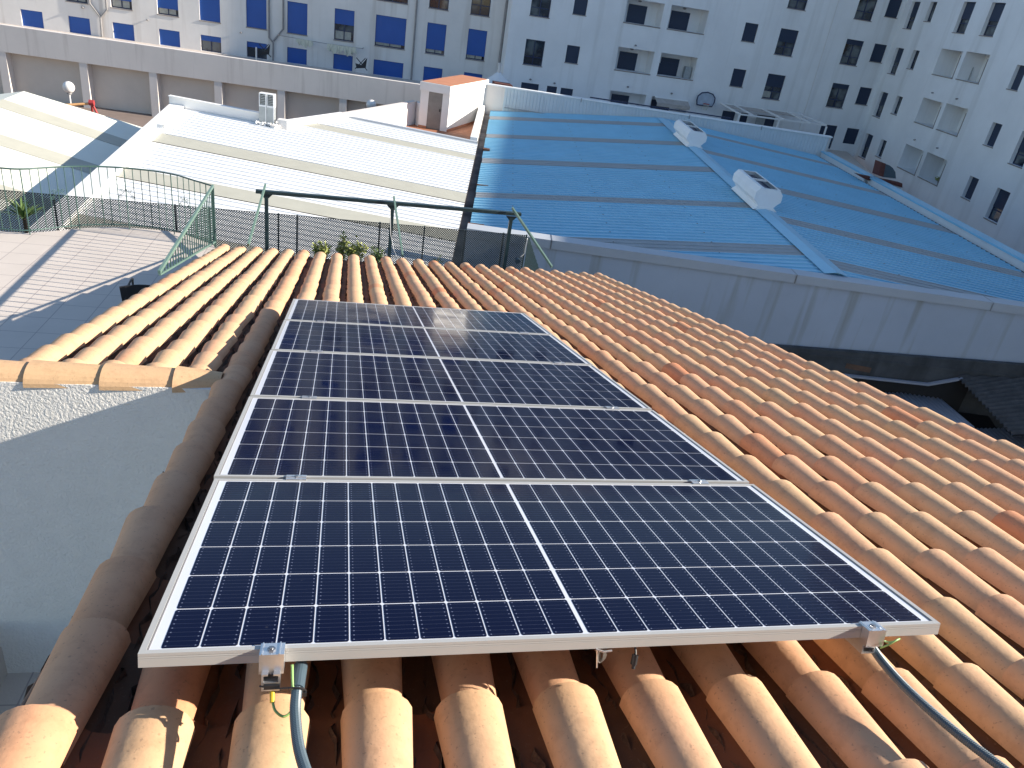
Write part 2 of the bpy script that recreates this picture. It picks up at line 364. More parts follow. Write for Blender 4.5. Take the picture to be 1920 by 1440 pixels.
for k in range(K0, K1):
    m = -3 if k >= 0 else 7
    while True:
        ve = 0.1+EXP*m; m += 1
        if ve > V_END+0.2: break
        if k < 0 and ve < 3.25: continue
        channel(chn, lambda v, k=k: row_x(k, v)+0.075, lambda v, k=k: row_x(k+1, v)-0.075, max(ve-EXP-0.04, 3.05) if k < 0 else ve-EXP-0.04, min(ve, V_END-0.03), random.random())
rt = part('roof_tiles', cov, 'tile', house, smooth=False)
rt.data.polygons.foreach_set('use_smooth', [True]*len(rt.data.polygons))
try: rt.data.set_sharp_from_angle(angle=R(40))
except Exception: pass
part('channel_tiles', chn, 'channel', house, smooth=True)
# mortar bed under the tiles, with ragged ribs of mortar beside each cover row
mb = B()
mb.add([rp(row_x(0, 0)-0.1, -1.35, -0.15), rp(4.62, -1.35, -0.15), rp(4.8, V_END-0.06, -0.15), rp(-0.28, V_END-0.06, -0.15)], [(0, 3, 2, 1)])
mb.add([rp(-1.43, 3.10, -0.15), rp(-0.32, 3.10, -0.15), rp(-0.28, V_END-0.06, -0.15), rp(-1.40, V_END-0.06, -0.15)], [(0, 3, 2, 1)])
for k in range(K0, K1+1):
    for sgn in (-1, 1):
        v = -0.9 if k >= 0 else 3.1
        vs = []; n = 0
        while v < V_END-0.05:
            x = row_x(k, v)+sgn*(0.086+random.uniform(-0.006, 0.022)); h = random.uniform(0.0, 0.034)
            vs += [rp(x-sgn*0.012, v, -0.145), rp(x, v, -0.078-0.02+h-0.02), rp(x+sgn*0.014, v, -0.145)]; n += 1; v += random.uniform(0.03, 0.06)
        fs = []
        for i in range(n-1):
            for j in range(2): fs.append((i*3+j, i*3+j+1, (i+1)*3+j+1, (i+1)*3+j))
        mb.add(vs, fs)
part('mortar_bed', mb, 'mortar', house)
# ridge row of tiles laid crosswise over the stucco wall
rg = B()
def cross_tile(b, x0, x1, r0, r1, cy, cz, tint):
    n = 12; vs = []
    for sh in (0, 1):
        for j, (x, r) in enumerate(((x0, r0), (x1, r1))):
            for i in range(n+1):
                a = math.pi*1.06*i/n-0.06; rr = r-sh*0.013
                vs.append((x, cy-rr*1.02*math.cos(a), cz+rr*0.75*math.sin(a)))
    N = n+1
    fs = [(i, N+i, N+i+1, i+1) for i in range(n)]+[(2*N+i, 2*N+i+1, 3*N+i+1, 3*N+i) for i in range(n)]
    fs += [(i, i+1, 2*N+i+1, 2*N+i) for i in range(n)]+[(N+i, 3*N+i, 3*N+i+1, N+i+1) for i in range(n)]
    b.add(vs, fs, tint)
WY = 2.85
for i, x in enumerate((-1.70, -1.315, -0.925, -0.535)):
    xe = (-1.245, -0.855, -0.465, -0.275)[i]
    cross_tile(rg, x, xe+0.0, 0.120, 0.100 if i < 3 else 0.085, WY+0.112, -0.965, (0.2, 0.1, 0.16, 0.2)[i])
part('ridge_tiles', rg, 'tile', house, smooth=False)
# back slope behind the ridge
bs = B(); bs.add([(-0.4, -1.35, 0.14), (4.7, -1.35, 0.14), (4.7, -5.5, -0.95), (-0.4, -5.5, -0.95)], [(0, 1, 2, 3)])
bs.obox((-0.4, -1.47, 0.10), (5.1, 0, 0), (0, 0.24, 0), (0, 0, 0.10))
part('back_roof', bs, 'terracotta_roof', house)
# unseen wall added behind the ridge to cut the sky fill (behind the camera)
w = B(); w.box(-0.6, 4.7, -3.1, -2.85, -0.4, 3.4)
part('sky_blocker_wall', w, 'terracotta_roof', house)
# walls
w = B()
w.obox((-1.76, WY, -3.26), (1.50, 0, 0), (0, 0.16, 0), (0, 0, 2.315))
part('stucco_wall', w, 'stucco', house)
w = B()
GZ = -7.6
w.add([(-0.30, -1.3, 0.10), (-0.30, WY, -0.97), (-0.30, WY, -3.3), (-0.30, -1.3, -3.3)], [(0, 1, 2, 3)])
w.add([(-1.50, WY, -1.02), (-1.48, 10.5, -2.93), (-1.48, 10.5, -3.1), (-1.50, WY, -3.1)], [(0, 1, 2, 3)])
w.add([(4.64, -1.3, 0.04), (4.80, 10.45, -2.86), (4.80, 10.45, GZ), (4.64, -1.3, GZ)], [(0, 3, 2, 1)])
w.add([(-1.48, 10.5, -2.90), (4.78, 10.5, -2.90), (4.78, 10.5, GZ), (-1.48, 10.5, GZ)], [(0, 1, 2, 3)])
w.add([(-0.3, -5.3, -1.0), (4.64, -5.3, -1.0), (4.64, -5.3, GZ), (-0.3, -5.3, GZ)], [(0, 3, 2, 1)])
w.add([(-0.3, -5.3, -1.0), (-0.3, -1.3, 0.05), (-0.3, -1.3, GZ), (-0.3, -5.3, GZ)], [(0, 1, 2, 3)])
w.add([(4.64, -5.3, -1.0), (4.64, -1.3, 0.05), (4.64, -1.3, GZ), (4.64, -5.3, GZ)], [(0, 3, 2, 1)])
part('wall', w, 'white_paint', house)

# ================================================================ SOLAR PANELS
PW, PD, GAP, TH = 2.094, 1.038, 0.022, 0.035
def pp(u, v, n=0.0): return UX*u+VD*v+UP*n
DU = [0.0, -0.006, -0.004, 0.0, 0.002]
ordn = ['nearest the camera, dark blue and unshaded', 'second in the row from the camera', 'middle one of the five in the row', 'fourth in the row from the camera', 'farthest one, closest to the eave']
pv0s = []
for i in range(5):
    v0 = i*(PD+GAP); pv0s.append(v0); du = DU[i]
    p = thing('solar_panel', pp(PW/2+du, v0+PD/2, -TH), 'framed monocrystalline solar panel, '+ordn[i], 'solar panel', 'solar panels in a row on the tiled roof')
    fr = B(); lip = 0.014
    def bar(u0, u1, va, vb, n0=-TH, n1=0.0): fr.obox(pp(u0+du, va+v0, n0), UX*(u1-u0), VD*(vb-va), UP*(n1-n0))
    bar(0, PW, 0, lip, -0.0075); bar(0, PW, 0.0008, 0.0022, -0.0105, -0.0075); bar(0, PW, 0, lip, -0.013, -0.0105); bar(0, PW, 0.0008, 0.0022, -0.0148, -0.013); bar(0, PW, 0, lip, -TH, -0.0148)
    bar(0, PW, PD-lip, PD); bar(0, lip, lip, PD-lip); bar(PW-lip, PW, lip, PD-lip)
    part('frame', fr, 'alu', p)
    bk = B(); bk.obox(pp(lip+du, lip+v0, -0.006), UX*(PW-2*lip), VD*(PD-2*lip), UP*0.0028)
    back = part('backsheet', bk, 'backsheet', p)
    for us in (lip+du+0.001, PW-lip+du-0.0045):
        sl_ = B(); sl_.obox(pp(us, lip+v0, -0.0032), UX*0.0035, VD*(PD-2*lip), UP*0.0015); part('edge_seal', sl_, 'pipe', back)
    cb = B(); uvs = []
    cu, cv = 0.0835, 0.1665; mu = (PW-24*cu-0.009)/2; mv = (PD-6*cv)/2; g = 0.0020; ch = 0.0052
    for a in range(24):
        for c in range(6):
            u0 = mu+a*cu+(0.009 if a >= 12 else 0)+g; u1 = u0+cu-2*g; va = mv+c*cv+g; vb = va+cv-2*g
            P = [(u0+ch*.7, va), (u1-ch*.7, va), (u1, va+ch), (u1, vb-ch), (u1-ch*.7, vb), (u0+ch*.7, vb), (u0, vb-ch), (u0, va+ch)]
            cb.add([pp(x+du, y+v0, -0.0026) for x, y in P], [tuple(range(8))[::-1]])
            for x, y in P[::-1]: uvs += [(x-u0)/(u1-u0), (y-va)/(vb-va)]
    cb.uv = uvs
    part('cells', cb, 'cell', p)
# mounting rails
RU = (0.285, 1.865)
for i, u in enumerate(RU):
    r = B(); n1 = -TH-0.001; n0 = n1-0.042; va, vb = -0.045 if i == 0 else -0.012, 5.33
    r.obox(pp(u-0.02, va, n0), UX*0.04, VD*(vb-va), UP*0.004)
    r.obox(pp(u-0.02, va, n0+0.004), UX*0.004, VD*(vb-va), UP*0.038); r.obox(pp(u+0.016, va, n0+0.004), UX*0.004, VD*(vb-va), UP*0.038)
    r.obox(pp(u-0.016, va, n1-0.004), UX*0.010, VD*(vb-va), UP*0.004); r.obox(pp(u+0.006, va, n1-0.004), UX*0.010, VD*(vb-va), UP*0.004)
    r.obox(pp(u-0.016, va, n0+0.018), UX*0.032, VD*(vb-va), UP*0.003)
    t = thing('mounting_rail', pp(u, 2.6, n0), ('left' if i == 0 else 'right')+' aluminium mounting rail under the solar panels, its cut end showing below the end clamp', 'rail', 'rails under the solar panels')
    part('rail_profile', r, 'clamp', t)
    for v in (0.45, 1.7, 2.9, 4.1, 5.1):
        f = B(); f.obox(pp(u-0.02, v-0.03, -0.17), UX*0.04, VD*0.06, UP*(n0+0.168)); part('roof_hook', f, 'bolt', t)
# clamps
def mid_clamp(u, v, which, side):
    t = thing('mid_clamp', pp(u, v, 0), f'small aluminium clamp on the {side} of the joint between the {which}', 'clamp', 'clamps between the solar panels')
    c = B(); c.obox(pp(u-0.035, v-0.0205, 0.0006), UX*0.07, VD*0.041, UP*0.0035)
    c.obox(pp(u-0.035, v-0.006, 0.0041), UX*0.07, VD*0.003, UP*0.002); c.obox(pp(u-0.035, v+0.003, 0.0041), UX*0.07, VD*0.003, UP*0.002)
    part('clamp_plate', c, 'clamp', t)
    b = B(); b.tube([pp(u, v, 0.003), pp(u, v, 0.009)], 0.0075, 8); part('bolt', b, 'bolt', t)
jn = ['first and second panels', 'second and third panels', 'third and fourth panels', 'fourth and fifth panels']
for j in range(4):
    for u, sd_ in ((RU[0]-0.01, 'left'), (RU[1]-0.01, 'right')):
        mid_clamp(u+0.0*j, (j+1)*PD+j*GAP+GAP/2, jn[j], sd_)
for i, u in enumerate(RU):
    t = thing('end_clamp', pp(u, -0.02, -0.03), ('left' if i == 0 else 'right')+' aluminium end clamp with bolt on the near edge of the nearest panel', 'clamp', 'end clamps on the near edge of the panels')
    c = B(); w2 = 0.027
    c.obox(pp(u-w2, -0.030, 0.0006), UX*2*w2, VD*0.046, UP*0.004)
    c.obox(pp(u-w2, -0.030, -0.045), UX*2*w2, VD*0.004, UP*0.0456)
    c.obox(pp(u-w2, -0.026, -0.045), UX*0.004, VD*0.024, UP*0.0456); c.obox(pp(u+w2-0.004, -0.026, -0.045), UX*0.004, VD*0.024, UP*0.0456)
    c.obox(pp(u-w2+0.004, -0.030, 0.0046), UX*0.003, VD*0.046, UP*0.0025); c.obox(pp(u+w2-0.012, -0.030, 0.0046), UX*0.003, VD*0.046, UP*0.0025)
    part('clamp_body', c, 'clamp', t)
    b = B(); b.tube([pp(u-0.002, -0.010, 0.004), pp(u-0.002, -0.010, 0.009)], 0.009, 6); b.tube([pp(u-0.002, -0.010, 0.009), pp(u-0.002, -0.010, 0.0115)], 0.005, 10)
    part('bolt', b, 'bolt', t)
# conduits
def catmull(P, n=12):
    P = [np.array(p, float) for p in P]; P = [2*P[0]-P[1]]+P+[2*P[-1]-P[-2]]; out = []
    for i in range(1, len(P)-2):
        for k in range(n):
            t = k/n; out.append(0.5*((2*P[i])+(-P[i-1]+P[i+1])*t+(2*P[i-1]-5*P[i]+4*P[i+1]-P[i+2])*t*t+(-P[i-1]+3*P[i]-3*P[i+1]+P[i+2])*t**3))
    out.append(P[-2]); return out
def ribbed(b, path, r, pitch):
    L = [0]
    for i in range(1, len(path)): L.append(L[-1]+np.linalg.norm(path[i]-path[i-1]))
    n = int(L[-1]/(pitch/2)); pts = []; rs = []
    for k in range(n+1):
        d = L[-1]*k/n; j = min(max(np.searchsorted(L, d)-1, 0), len(L)-2); q = (d-L[j])/(L[j+1]-L[j]+1e-9)
        pts.append(path[j]*(1-q)+path[j+1]*q); rs.append(r if k % 2 else r*0.90)
    b.tube(pts, rs, 12)
def conduit(P, side, label, sleeve):
    path = catmull(P); t = thing('conduit', P[-1], label, 'conduit', 'corrugated conduits on the roof')
    b = B(); ribbed(b, path, 0.0125, 0.0046); part('corrugated_tube', b, 'conduit', t, smooth=False)
    if sleeve:
        s = B(); s.tube([sleeve[0], sleeve[1]], 0.0155, 16); part('sleeve', s, 'conduit', t, smooth=False)
    return t
CL = [pp(0.348, 0.05, -0.062), pp(0.346, 0.0, -0.064), pp(0.343, -0.06, -0.072), pp(0.345, -0.13, -0.085), pp(0.362, -0.23, -0.100), pp(0.40, -0.34, -0.11), pp(0.455, -0.48, -0.11), pp(0.53, -0.68, -0.12)]
conduit(CL, 'l', 'grey corrugated conduit curving down from the left clamp over the tiles', (pp(0.348, 0.02, -0.060), pp(0.344, -0.055, -0.071)))
CR = [pp(1.93, 0.10, -0.075), pp(1.905, 0.03, -0.077), pp(1.895, -0.05, -0.09), pp(1.90, -0.15, -0.105), pp(1.93, -0.28, -0.125), pp(1.965, -0.42, -0.135), pp(1.99, -0.6, -0.14), pp(2.0, -0.85, -0.14)]
conduit(CR, 'r', 'blue-grey corrugated conduit running from the right clamp down a tile channel', None)
def wire(pts, r, m, label, name='earth_wire', cat='wire', group='earth wires at the end clamps'):
    b = B(); b.tube(catmull(pts, 8), r, 8); return tag(part(name, b, m, smooth=True), label, cat, group)
tw = thing('earth_wire', pp(0.31, -0.05, -0.08), 'thin green and yellow earth wire looped below the left end clamp', 'wire', 'earth wires at the end clamps')
b = B(); b.tube(catmull([pp(0.330, -0.02, -0.03), pp(0.333, -0.05, -0.055), pp(0.338, -0.075, -0.080), pp(0.334, -0.092, -0.098), pp(0.318, -0.098, -0.106), pp(0.300, -0.088, -0.098), pp(0.292, -0.072, -0.085)], 8), 0.0030, 8)
part('wire_loop', b, 'green_wire', tw, smooth=True)
b = B(); b.tube([pp(0.292, -0.074, -0.087), pp(0.290, -0.055, -0.072)], 0.0055, 10); part('lug', b, 'yellow_wire', tw)
wire([pp(1.885, -0.03, -0.05), pp(1.895, -0.045, -0.03), pp(1.915, -0.045, -0.018), pp(1.935, -0.035, -0.020), pp(1.937, -0.025, -0.032), pp(1.92, -0.02, -0.040), pp(1.90, -0.02, -0.035)], 0.0026, 'green_wire', 'pale green earth wire curling beside the right end clamp')
b = B(); b.tube(catmull([pp(0.262, -0.048, -0.062), pp(0.30, -0.062, -0.060), pp(0.345, -0.066, -0.058), pp(0.362, -0.060, -0.070), pp(0.361, -0.055, -0.085)], 6), 0.0022, 6)
b.obox(pp(0.272, -0.060, -0.064), UX*0.034, VD*0.008, UP*0.010); b.obox(pp(0.357, -0.066, -0.082), UX*0.008, VD*0.008, UP*0.009)
tag(part('cable_tie', b, 'black'), 'black cable tie holding the conduit to the left rail end', 'cable tie')
# plug and cable coil hanging under the panel edge
t = thing('cable_coil', pp(1.09, 0.02, -0.07), 'coil of grey cable hanging under the middle of the near panel edge', 'cable')
b = B()
for q in range(3):
    b.tube([pp(1.090+0.005*q+0.008*math.cos(a), 0.012+0.004*q, -0.064+0.020*math.sin(a)) for a in np.linspace(0, 2*math.pi, 20)], 0.0022, 6)
part('loops', b, 'white_wire', t)
b = B(); b.tube([pp(1.075, 0.005, -0.036), pp(1.078, -0.004, -0.088)], 0.0018, 6); b.tube([pp(1.07, 0.0, -0.037), pp(1.09, -0.006, -0.041), pp(1.112, -0.004, -0.040)], 0.0028, 6)
part('hook', b, 'clamp', t)
t = thing('cable_plug', pp(1.18, 0.02, -0.08), 'black solar cable plug hanging right of the cable coil', 'plug')
b = B(); b.tube([pp(1.182, 0.015, -0.04), pp(1.182, 0.005, -0.055), pp(1.180, 0.0, -0.058)], 0.003, 8); b.tube([pp(1.180, 0.0, -0.058), pp(1.176, -0.006, -0.082)], 0.0085, 10); b.tube([pp(1.176, -0.006, -0.082), pp(1.175, -0.010, -0.092)], 0.005, 8)
part('plug_body', b, 'black', t)

# ================================================================ TERRACE
b = B(); b.add([(-14, 2.0, -3.0), (-1.76, 2.0, -3.0), (-1.5, 11.0, -3.0), (-1.64, 11.2, -3.0), (-2.22, 11.69, -3.0), (-2.56, 11.76, -3.0), (-2.97, 11.76, -3.0), (-3.36, 11.70, -3.0), (-3.71, 11.54, -3.0), (-4.02, 11.31, -3.0), (-4.33, 11.12, -3.0), (-6, 11.1, -3.0), (-14, 11.1, -3.0)], [tuple(range(13))])
n = len(b.v); b.v += [(x, y, z-0.35) for x, y, z in b.v]; b.f += [(i, (i+1) % n, n+(i+1) % n, n+i) for i in range(n)]
struct('terrace_floor', b, 'terrace')
b = B(); b.add([(-3.6, -3, -3.26), (-0.3, -3, -3.26), (-0.3, WY, -3.26), (-3.6, WY, -3.26)], [(0, 1, 2, 3)]); struct('patio_floor', b, 'terrace')
b = B(); b.obox((-1.95, -3, -3.26), (0.19, 0, 0), (0, 5.84, 0), (0, 0, 0.5)); 
tag(part('patio_wall', b, 'terrace'), 'low pinkish wall at the foot of the stucco wall by the left edge', 'wall')
# curved railing
base = [(-6.4, 11.05), (-5.5, 11.05), (-4.9, 11.05), (-4.45, 11.02), (-4.22, 11.08), (-3.98, 11.27), (-3.68, 11.48), (-3.34, 11.62), (-2.97, 11.68), (-2.56, 11.66), (-2.22, 11.55), (-1.9, 11.32), (-1.62, 11.12)]
bp_ = catmull([(x, y, 0) for x, y in base], 8)
rl = thing('curved_railing', (-3.2, 11.5, -3), 'green iron railing of thin bars curving round the edge of the tiled terrace', 'railing')
b = B(); b.tube([p+V(0, 0, -2.0) for p in bp_], 0.013, 8); part('handrail', b, 'rail_green', rl)
b = B(); b.tube([p+V(0, 0, -2.93) for p in bp_], 0.010, 6); part('bottom_rail', b, 'rail_green', rl)
L = [0]
for i in range(1, len(bp_)): L.append(L[-1]+np.linalg.norm(bp_[i]-bp_[i-1]))
nb = int(L[-1]/0.118); balp = []
for k in range(nb+1):
    d = L[-1]*k/nb; j = min(max(np.searchsorted(L, d)-1, 0), len(L)-2); q = (d-L[j])/(L[j+1]-L[j]+1e-9); p = bp_[j]*(1-q)+bp_[j+1]*q; balp.append(p)
    b = B(); b.tube([p+V(0, 0, -2.93 if k % 6 else -3.0), p+V(0, 0, -2.01)], 0.006 if k % 6 else 0.0085, 6); part('baluster', b, 'rail_green', rl)
def scroll(c, tdir, s=0.1):
    b = B()
    for sg in (-1, 1):
        for (ox, oz, r0, tr) in ((0.06, 0.05, 0.032, 1), (0.09, -0.05, 0.030, -1)):
            pts = []
            for i in range(22):
                a = i/21*math.pi*2.6; r = r0*(1-i/28)
                pts.append(c+tdir*sg*(ox+r*math.cos(a)*tr)+V(0, 0, oz+r*math.sin(a)))
            b.tube(pts, 0.004, 5)
        b.tube(catmull([c+V(0, 0, 0.10), c+tdir*sg*0.03+V(0, 0, 0.03), c+tdir*sg*0.09+V(0, 0, -0.02), c+tdir*sg*0.13+V(0, 0, -0.08)], 5), 0.004, 5)
    part('scroll', b, 'rail_green', rl)
for k in (nb-5, nb-13, nb-21, nb-29):
    p = balp[k]; td = balp[k+1]-balp[k-1]; td = td/np.linalg.norm(td); scroll(p+V(0, 0, -2.42), td)
# triangular railing along the roof edge
tr = thing('triangular_railing', (-1.6, 9.3, -2.6), 'green wedge-shaped railing of upright bars rising beside the left roof edge', 'railing')
xr = -1.60; ya, yb, zt = 7.36, 11.12, -2.0
def zroof(y): return -math.tan(SL)*y-crest_off(y/math.cos(SL))/math.cos(SL)-0.10
b = B(); b.beam((xr, ya-0.02, zt-0.0), (xr, yb, zt), 0.03, 0.04); part('handrail', b, 'brace', tr)
b = B(); b.beam((xr, ya, zroof(ya)+0.02), (xr, yb, zroof(yb)+0.06), 0.025, 0.02); part('bottom_rail', b, 'brace', tr)
b = B(); b.beam((xr, yb, -3.0), (xr, yb, zt), 0.03, 0.03); part('post', b, 'rail_green', tr)
y = ya+0.12
while y < yb-0.05:
    b = B(); b.tube([(xr, y, zroof(y)+0.03), (xr, y, zt-0.02)], 0.008, 6); part('baluster', b, 'rail_green', tr); y += 0.15
b = B()
def strap2(b, o, ex, ez, W, H, pitch, w, th, clip=None):
    """diagonal lattice in the rectangle o, o+ex*W, o+ez*H; clip(s, h) keeps a point"""
    nrm = np.cross(ex, ez)*th; c = -H
    while c < W:
        for sg in (1, -1):
            t0 = max(0, -c); t1 = min(H, W-c)
            if t1-t0 < 0.01: continue
            pts = [(c+t0, t0), (c+t1, t1)] if sg == 1 else [(W-c-t0, t0), (W-c-t1, t1)]
            if clip:
                a, bb = np.array(pts[0]), np.array(pts[1]); N = 24; ok = [clip(*(a+(bb-a)*q/N)) for q in range(N+1)]
                if not any(ok): continue
                i0 = ok.index(True); i1 = N-ok[::-1].index(True); 
                if i1 <= i0: continue
                pts = [tuple(a+(bb-a)*i0/N), tuple(a+(bb-a)*i1/N)]
            (s0, h0), (s1, h1) = pts; hw = w*0.707
            A = o+ex*(s0-hw)+ez*h0+(nrm if sg == 1 else 0*nrm); D_ = o+ex*(s1-hw)+ez*h1+(nrm if sg == 1 else 0*nrm)
            b.add([A, A+ex*2*hw, D_+ex*2*hw, D_, A+nrm*0.8, A+ex*2*hw+nrm*0.8, D_+ex*2*hw+nrm*0.8, D_+nrm*0.8], [(0, 1, 2, 3), (7, 6, 5, 4), (0, 4, 5, 1), (3, 2, 6, 7), (0, 3, 7, 4), (1, 5, 6, 2)])
        c += pitch
# lattice screen behind the eave
lt = thing('lattice_screen', (0, 12.3, -3.4), 'long low screen of dark diagonal lattice between the terrace and the workshop roofs', 'fence')
b = B(); strap2(b, V(-7.2, 12.3, -3.62), V(1, 0, 0), V(0, 0, 1), 10.98, 0.90, 0.042, 0.0135, 0.004); part('lattice_panel', b, 'lattice', lt)
b = B(); b.tube([(-7.2, 12.29, -2.715), (3.78, 12.29, -2.715)], 0.006, 6); part('top_wire', b, 'lattice', lt)
for x in (-6.2, -4.3, -2.42, -1.88, -0.72, -0.40, 1.05, 1.86, 2.62, 3.35, 3.80):
    b = B(); b.box(x-0.014, x+0.014, 12.31, 12.335, -3.7, -2.71); part('post', b, 'dark_green', lt)
# planter kerb and rubble line behind lattice
b = B(); b.obox((-7.5, 12.05, -3.75), (11.5, 0, 0), (0, 0.22, 0), (0, 0, 0.16)); tag(part('kerb_wall', b, 'white_paint'), 'low kerb the lattice screen stands on behind the eave', 'kerb')
# steel frame with beam and braces
fr = thing('steel_frame', (1.2, 12, -3.4), 'dark green steel frame of one long beam on three posts behind the eave', 'frame')
b = B(); b.beam((-1.06, 12.0, -2.265), (3.55, 12.0, -2.24), 0.09, 0.055); part('beam', b, 'dark_green', fr)
for x in (-0.89, 1.235, 3.38):
    b = B(); b.box(x-0.03, x+0.03, 11.97, 12.03, -3.7, -2.30); 
    b.prism([(x-0.10, 11.975, -2.295), (x+0.10, 11.975, -2.295), (x+0.03, 11.975, -2.37), (x-0.03, 11.975, -2.37)], (0, 0.05, 0)); part('post', b, 'dark_green', fr)
for x, x2, y2 in ((-0.905, -1.00, 10.35), (1.235, 1.36, 10.55), (3.36, 3.90, 10.62)):
    b = B(); b.beam((x+0.005, 11.955, -2.13), (x2, y2, -math.tan(SL)*y2-0.05), 0.05, 0.028, up=(1, 0, 0)); part('brace', b, 'brace', fr)
b = B(); strap2(b, V(3.83, 12.28, -3.45), V(0.03, -1, 0), V(0, 0, 1), 1.75, 0.75, 0.030, 0.010, 0.002, clip=lambda s, h: h < 0.75-0.28*s and -3.45+h > -3.9)
part('side_mesh', b, 'rail_green', fr)
b = B(); b.tube([(1.19, 11.9, -2.35), (1.21, 11.6, -2.70), (1.25, 11.1, -2.80), (1.30, 10.8, -2.84)], 0.004, 6); part('hanging_cord', b, 'globe', fr)
# round flood lamp with pipe
t = thing('wall_lamp', (3.70, 12.1, -3.2), 'round dark lamp disc under a short white pipe at the right end of the lattice', 'lamp')
b = B(); b.tube([(3.64, 12.10, -3.14), (3.64, 12.05, -3.16)], 0.055, 18); part('lamp_disc', b, 'conduit', t)
b = B(); b.tube(catmull([(3.79, 12.2, -2.74), (3.78, 12.2, -2.95), (3.775, 12.2, -3.05), (3.70, 12.15, -3.10)], 6), 0.011, 8); part('pipe', b, 'globe', t, smooth=True)
# chair
ch = thing('garden_chair', (-2.0, 7.6, -3), 'black mesh garden chair half hidden behind the left roof edge', 'chair')
b = B()
for dx in (0, 0.50):
    b.tube(catmull([(-2.07+dx, 7.98, -3.0), (-2.05+dx, 7.95, -2.45), (-2.04+dx, 7.90, -2.33), (-2.03+dx, 7.6, -2.36), (-2.01+dx, 7.42, -2.42), (-2.00+dx, 7.40, -3.0)], 6), 0.013, 8)
part('frame', b, 'black', ch, smooth=True)
b = B(); b.prism([(-2.05, 7.42, -2.60), (-1.53, 7.42, -2.60), (-1.53, 7.90, -2.56), (-2.05, 7.90, -2.56)], (0, 0, 0.012)); part('seat', b, 'mesh_black', ch)
b = B()
bk = [[(-2.04+0.5*i/8, 7.48-0.10*j/4+0.10*(4*(i/8)*(1-i/8)), -2.58+0.36*j/4) for i in range(9)] for j in range(5)]
vs = [p for r_ in bk for p in r_]+[(x, y-0.014, z) for r_ in bk for x, y, z in r_]
fs = [(j*9+i, j*9+i+1, (j+1)*9+i+1, (j+1)*9+i) for j in range(4) for i in range(8)]; fs += [tuple(45+q for q in f[::-1]) for f in fs]
fs += [(36+i, 37+i, 82+i, 81+i) for i in range(8)]
b.add(vs, fs); part('backrest', b, 'mesh_black', ch)
# plants behind the lattice
def bush(name, c, h, w, nl, m, label, leaf=(0.065, 0.016), group='plants behind the lattice screen'):
    t = thing(name, c, label, 'plant', group)
    st = B(); lf = B(); c = V(*c); rnd = random.Random(int(c[0]*1000)+5)
    ends = []
    for i in range(9):
        a = rnd.uniform(0, 6.28); q = rnd.uniform(0.2, 1); top = c+V(math.cos(a)*w*q, math.sin(a)*w*0.5*q, h*rnd.uniform(0.55, 1.0))
        mid = c*0.5+top*0.5+V(rnd.gauss(0, w*0.12), 0, h*0.08); st.tube(catmull([c, mid, top], 4), 0.003, 5); ends.append((c, mid, top))
    for i in range(nl):
        a, m_, e = ends[rnd.randrange(len(ends))]; q = rnd.uniform(0.25, 1.02); p = (a*(1-q)+e*q)*0.6+(m_*0.4) if q < 0.5 else m_*(1-(q-0.5)*2)+e*(q-0.5)*2
        p = p+V(rnd.gauss(0, w*0.09), rnd.gauss(0, w*0.09), rnd.gauss(0, h*0.05))
        d = V(rnd.gauss(0, 1), rnd.gauss(0, 1), rnd.uniform(-0.3, 1.2)); d /= np.linalg.norm(d); s_ = np.cross(d, V(rnd.gauss(0, 1), rnd.gauss(0, 1), rnd.gauss(0, 1))); s_ /= np.linalg.norm(s_)
        l = leaf[0]*rnd.uniform(0.6, 1.3); wd_ = leaf[1]*rnd.uniform(0.7, 1.3)
        lf.add([p, p+d*l*0.5+s_*wd_, p+d*l, p+d*l*0.5-s_*wd_], [(0, 1, 2, 3)])
    part('stems', st, 'stem', t); part('leaves', lf, m, t)
bush('shrub', (-0.02, 12.12, -3.6), 0.52, 0.20, 650, 'leaf', 'leftmost yellow-green shrub poking up behind the tile eave')
bush('shrub', (0.38, 12.16, -3.6), 0.74, 0.14, 280, 'leaf', 'thin tall shoot standing highest among the plants at the lattice')
bush('shrub', (0.62, 12.12, -3.6), 0.56, 0.22, 700, 'leaf', 'bushy yellow-green shrub in the middle of the plants at the eave')
bush('shrub', (1.02, 12.12, -3.6), 0.50, 0.26, 700, 'leaf2', 'low grey-green shrub just left of the middle post of the green frame', leaf=(0.06, 0.006))
bush('shrub', (2.14, 12.12, -3.6), 0.36, 0.04, 60, 'leaf2', 'small pale green spiky shoot at the foot of the lattice near the gutter', leaf=(0.12, 0.008))
def spiky(c, n, l, label, name='yucca'):
    t = thing(name, c, label, 'plant'); b = B(); c = V(*c)
    for i in range(n):
        a = random.uniform(0, 6.28); e = random.uniform(0.35, 1.3); d = V(math.cos(a)*math.cos(e), math.sin(a)*math.cos(e), math.sin(e)); s_ = V(-math.sin(a), math.cos(a), 0)*0.014
        ll = l*random.uniform(0.7, 1.1); p1 = c+d*ll*0.55; p2 = c+d*ll+V(0, 0, -0.12*ll)
        b.add([c-s_, c+s_, p1+s_, p1-s_, p2], [(0, 1, 2, 3), (3, 2, 4)])
    part('leaves', b, 'leaf2', t); b = B(); b.tube([c+V(0, 0, -0.9), c], 0.03, 7); part('trunk', b, 'stem', t)
spiky((-4.65, 11.95, -3.05), 60, 0.42, 'spiky palm-like plant behind the railing at the left edge')
spiky((-4.05, 11.9, -3.42), 40, 0.22, 'smaller dark spiky plant behind the railing, right of the palm-like one')

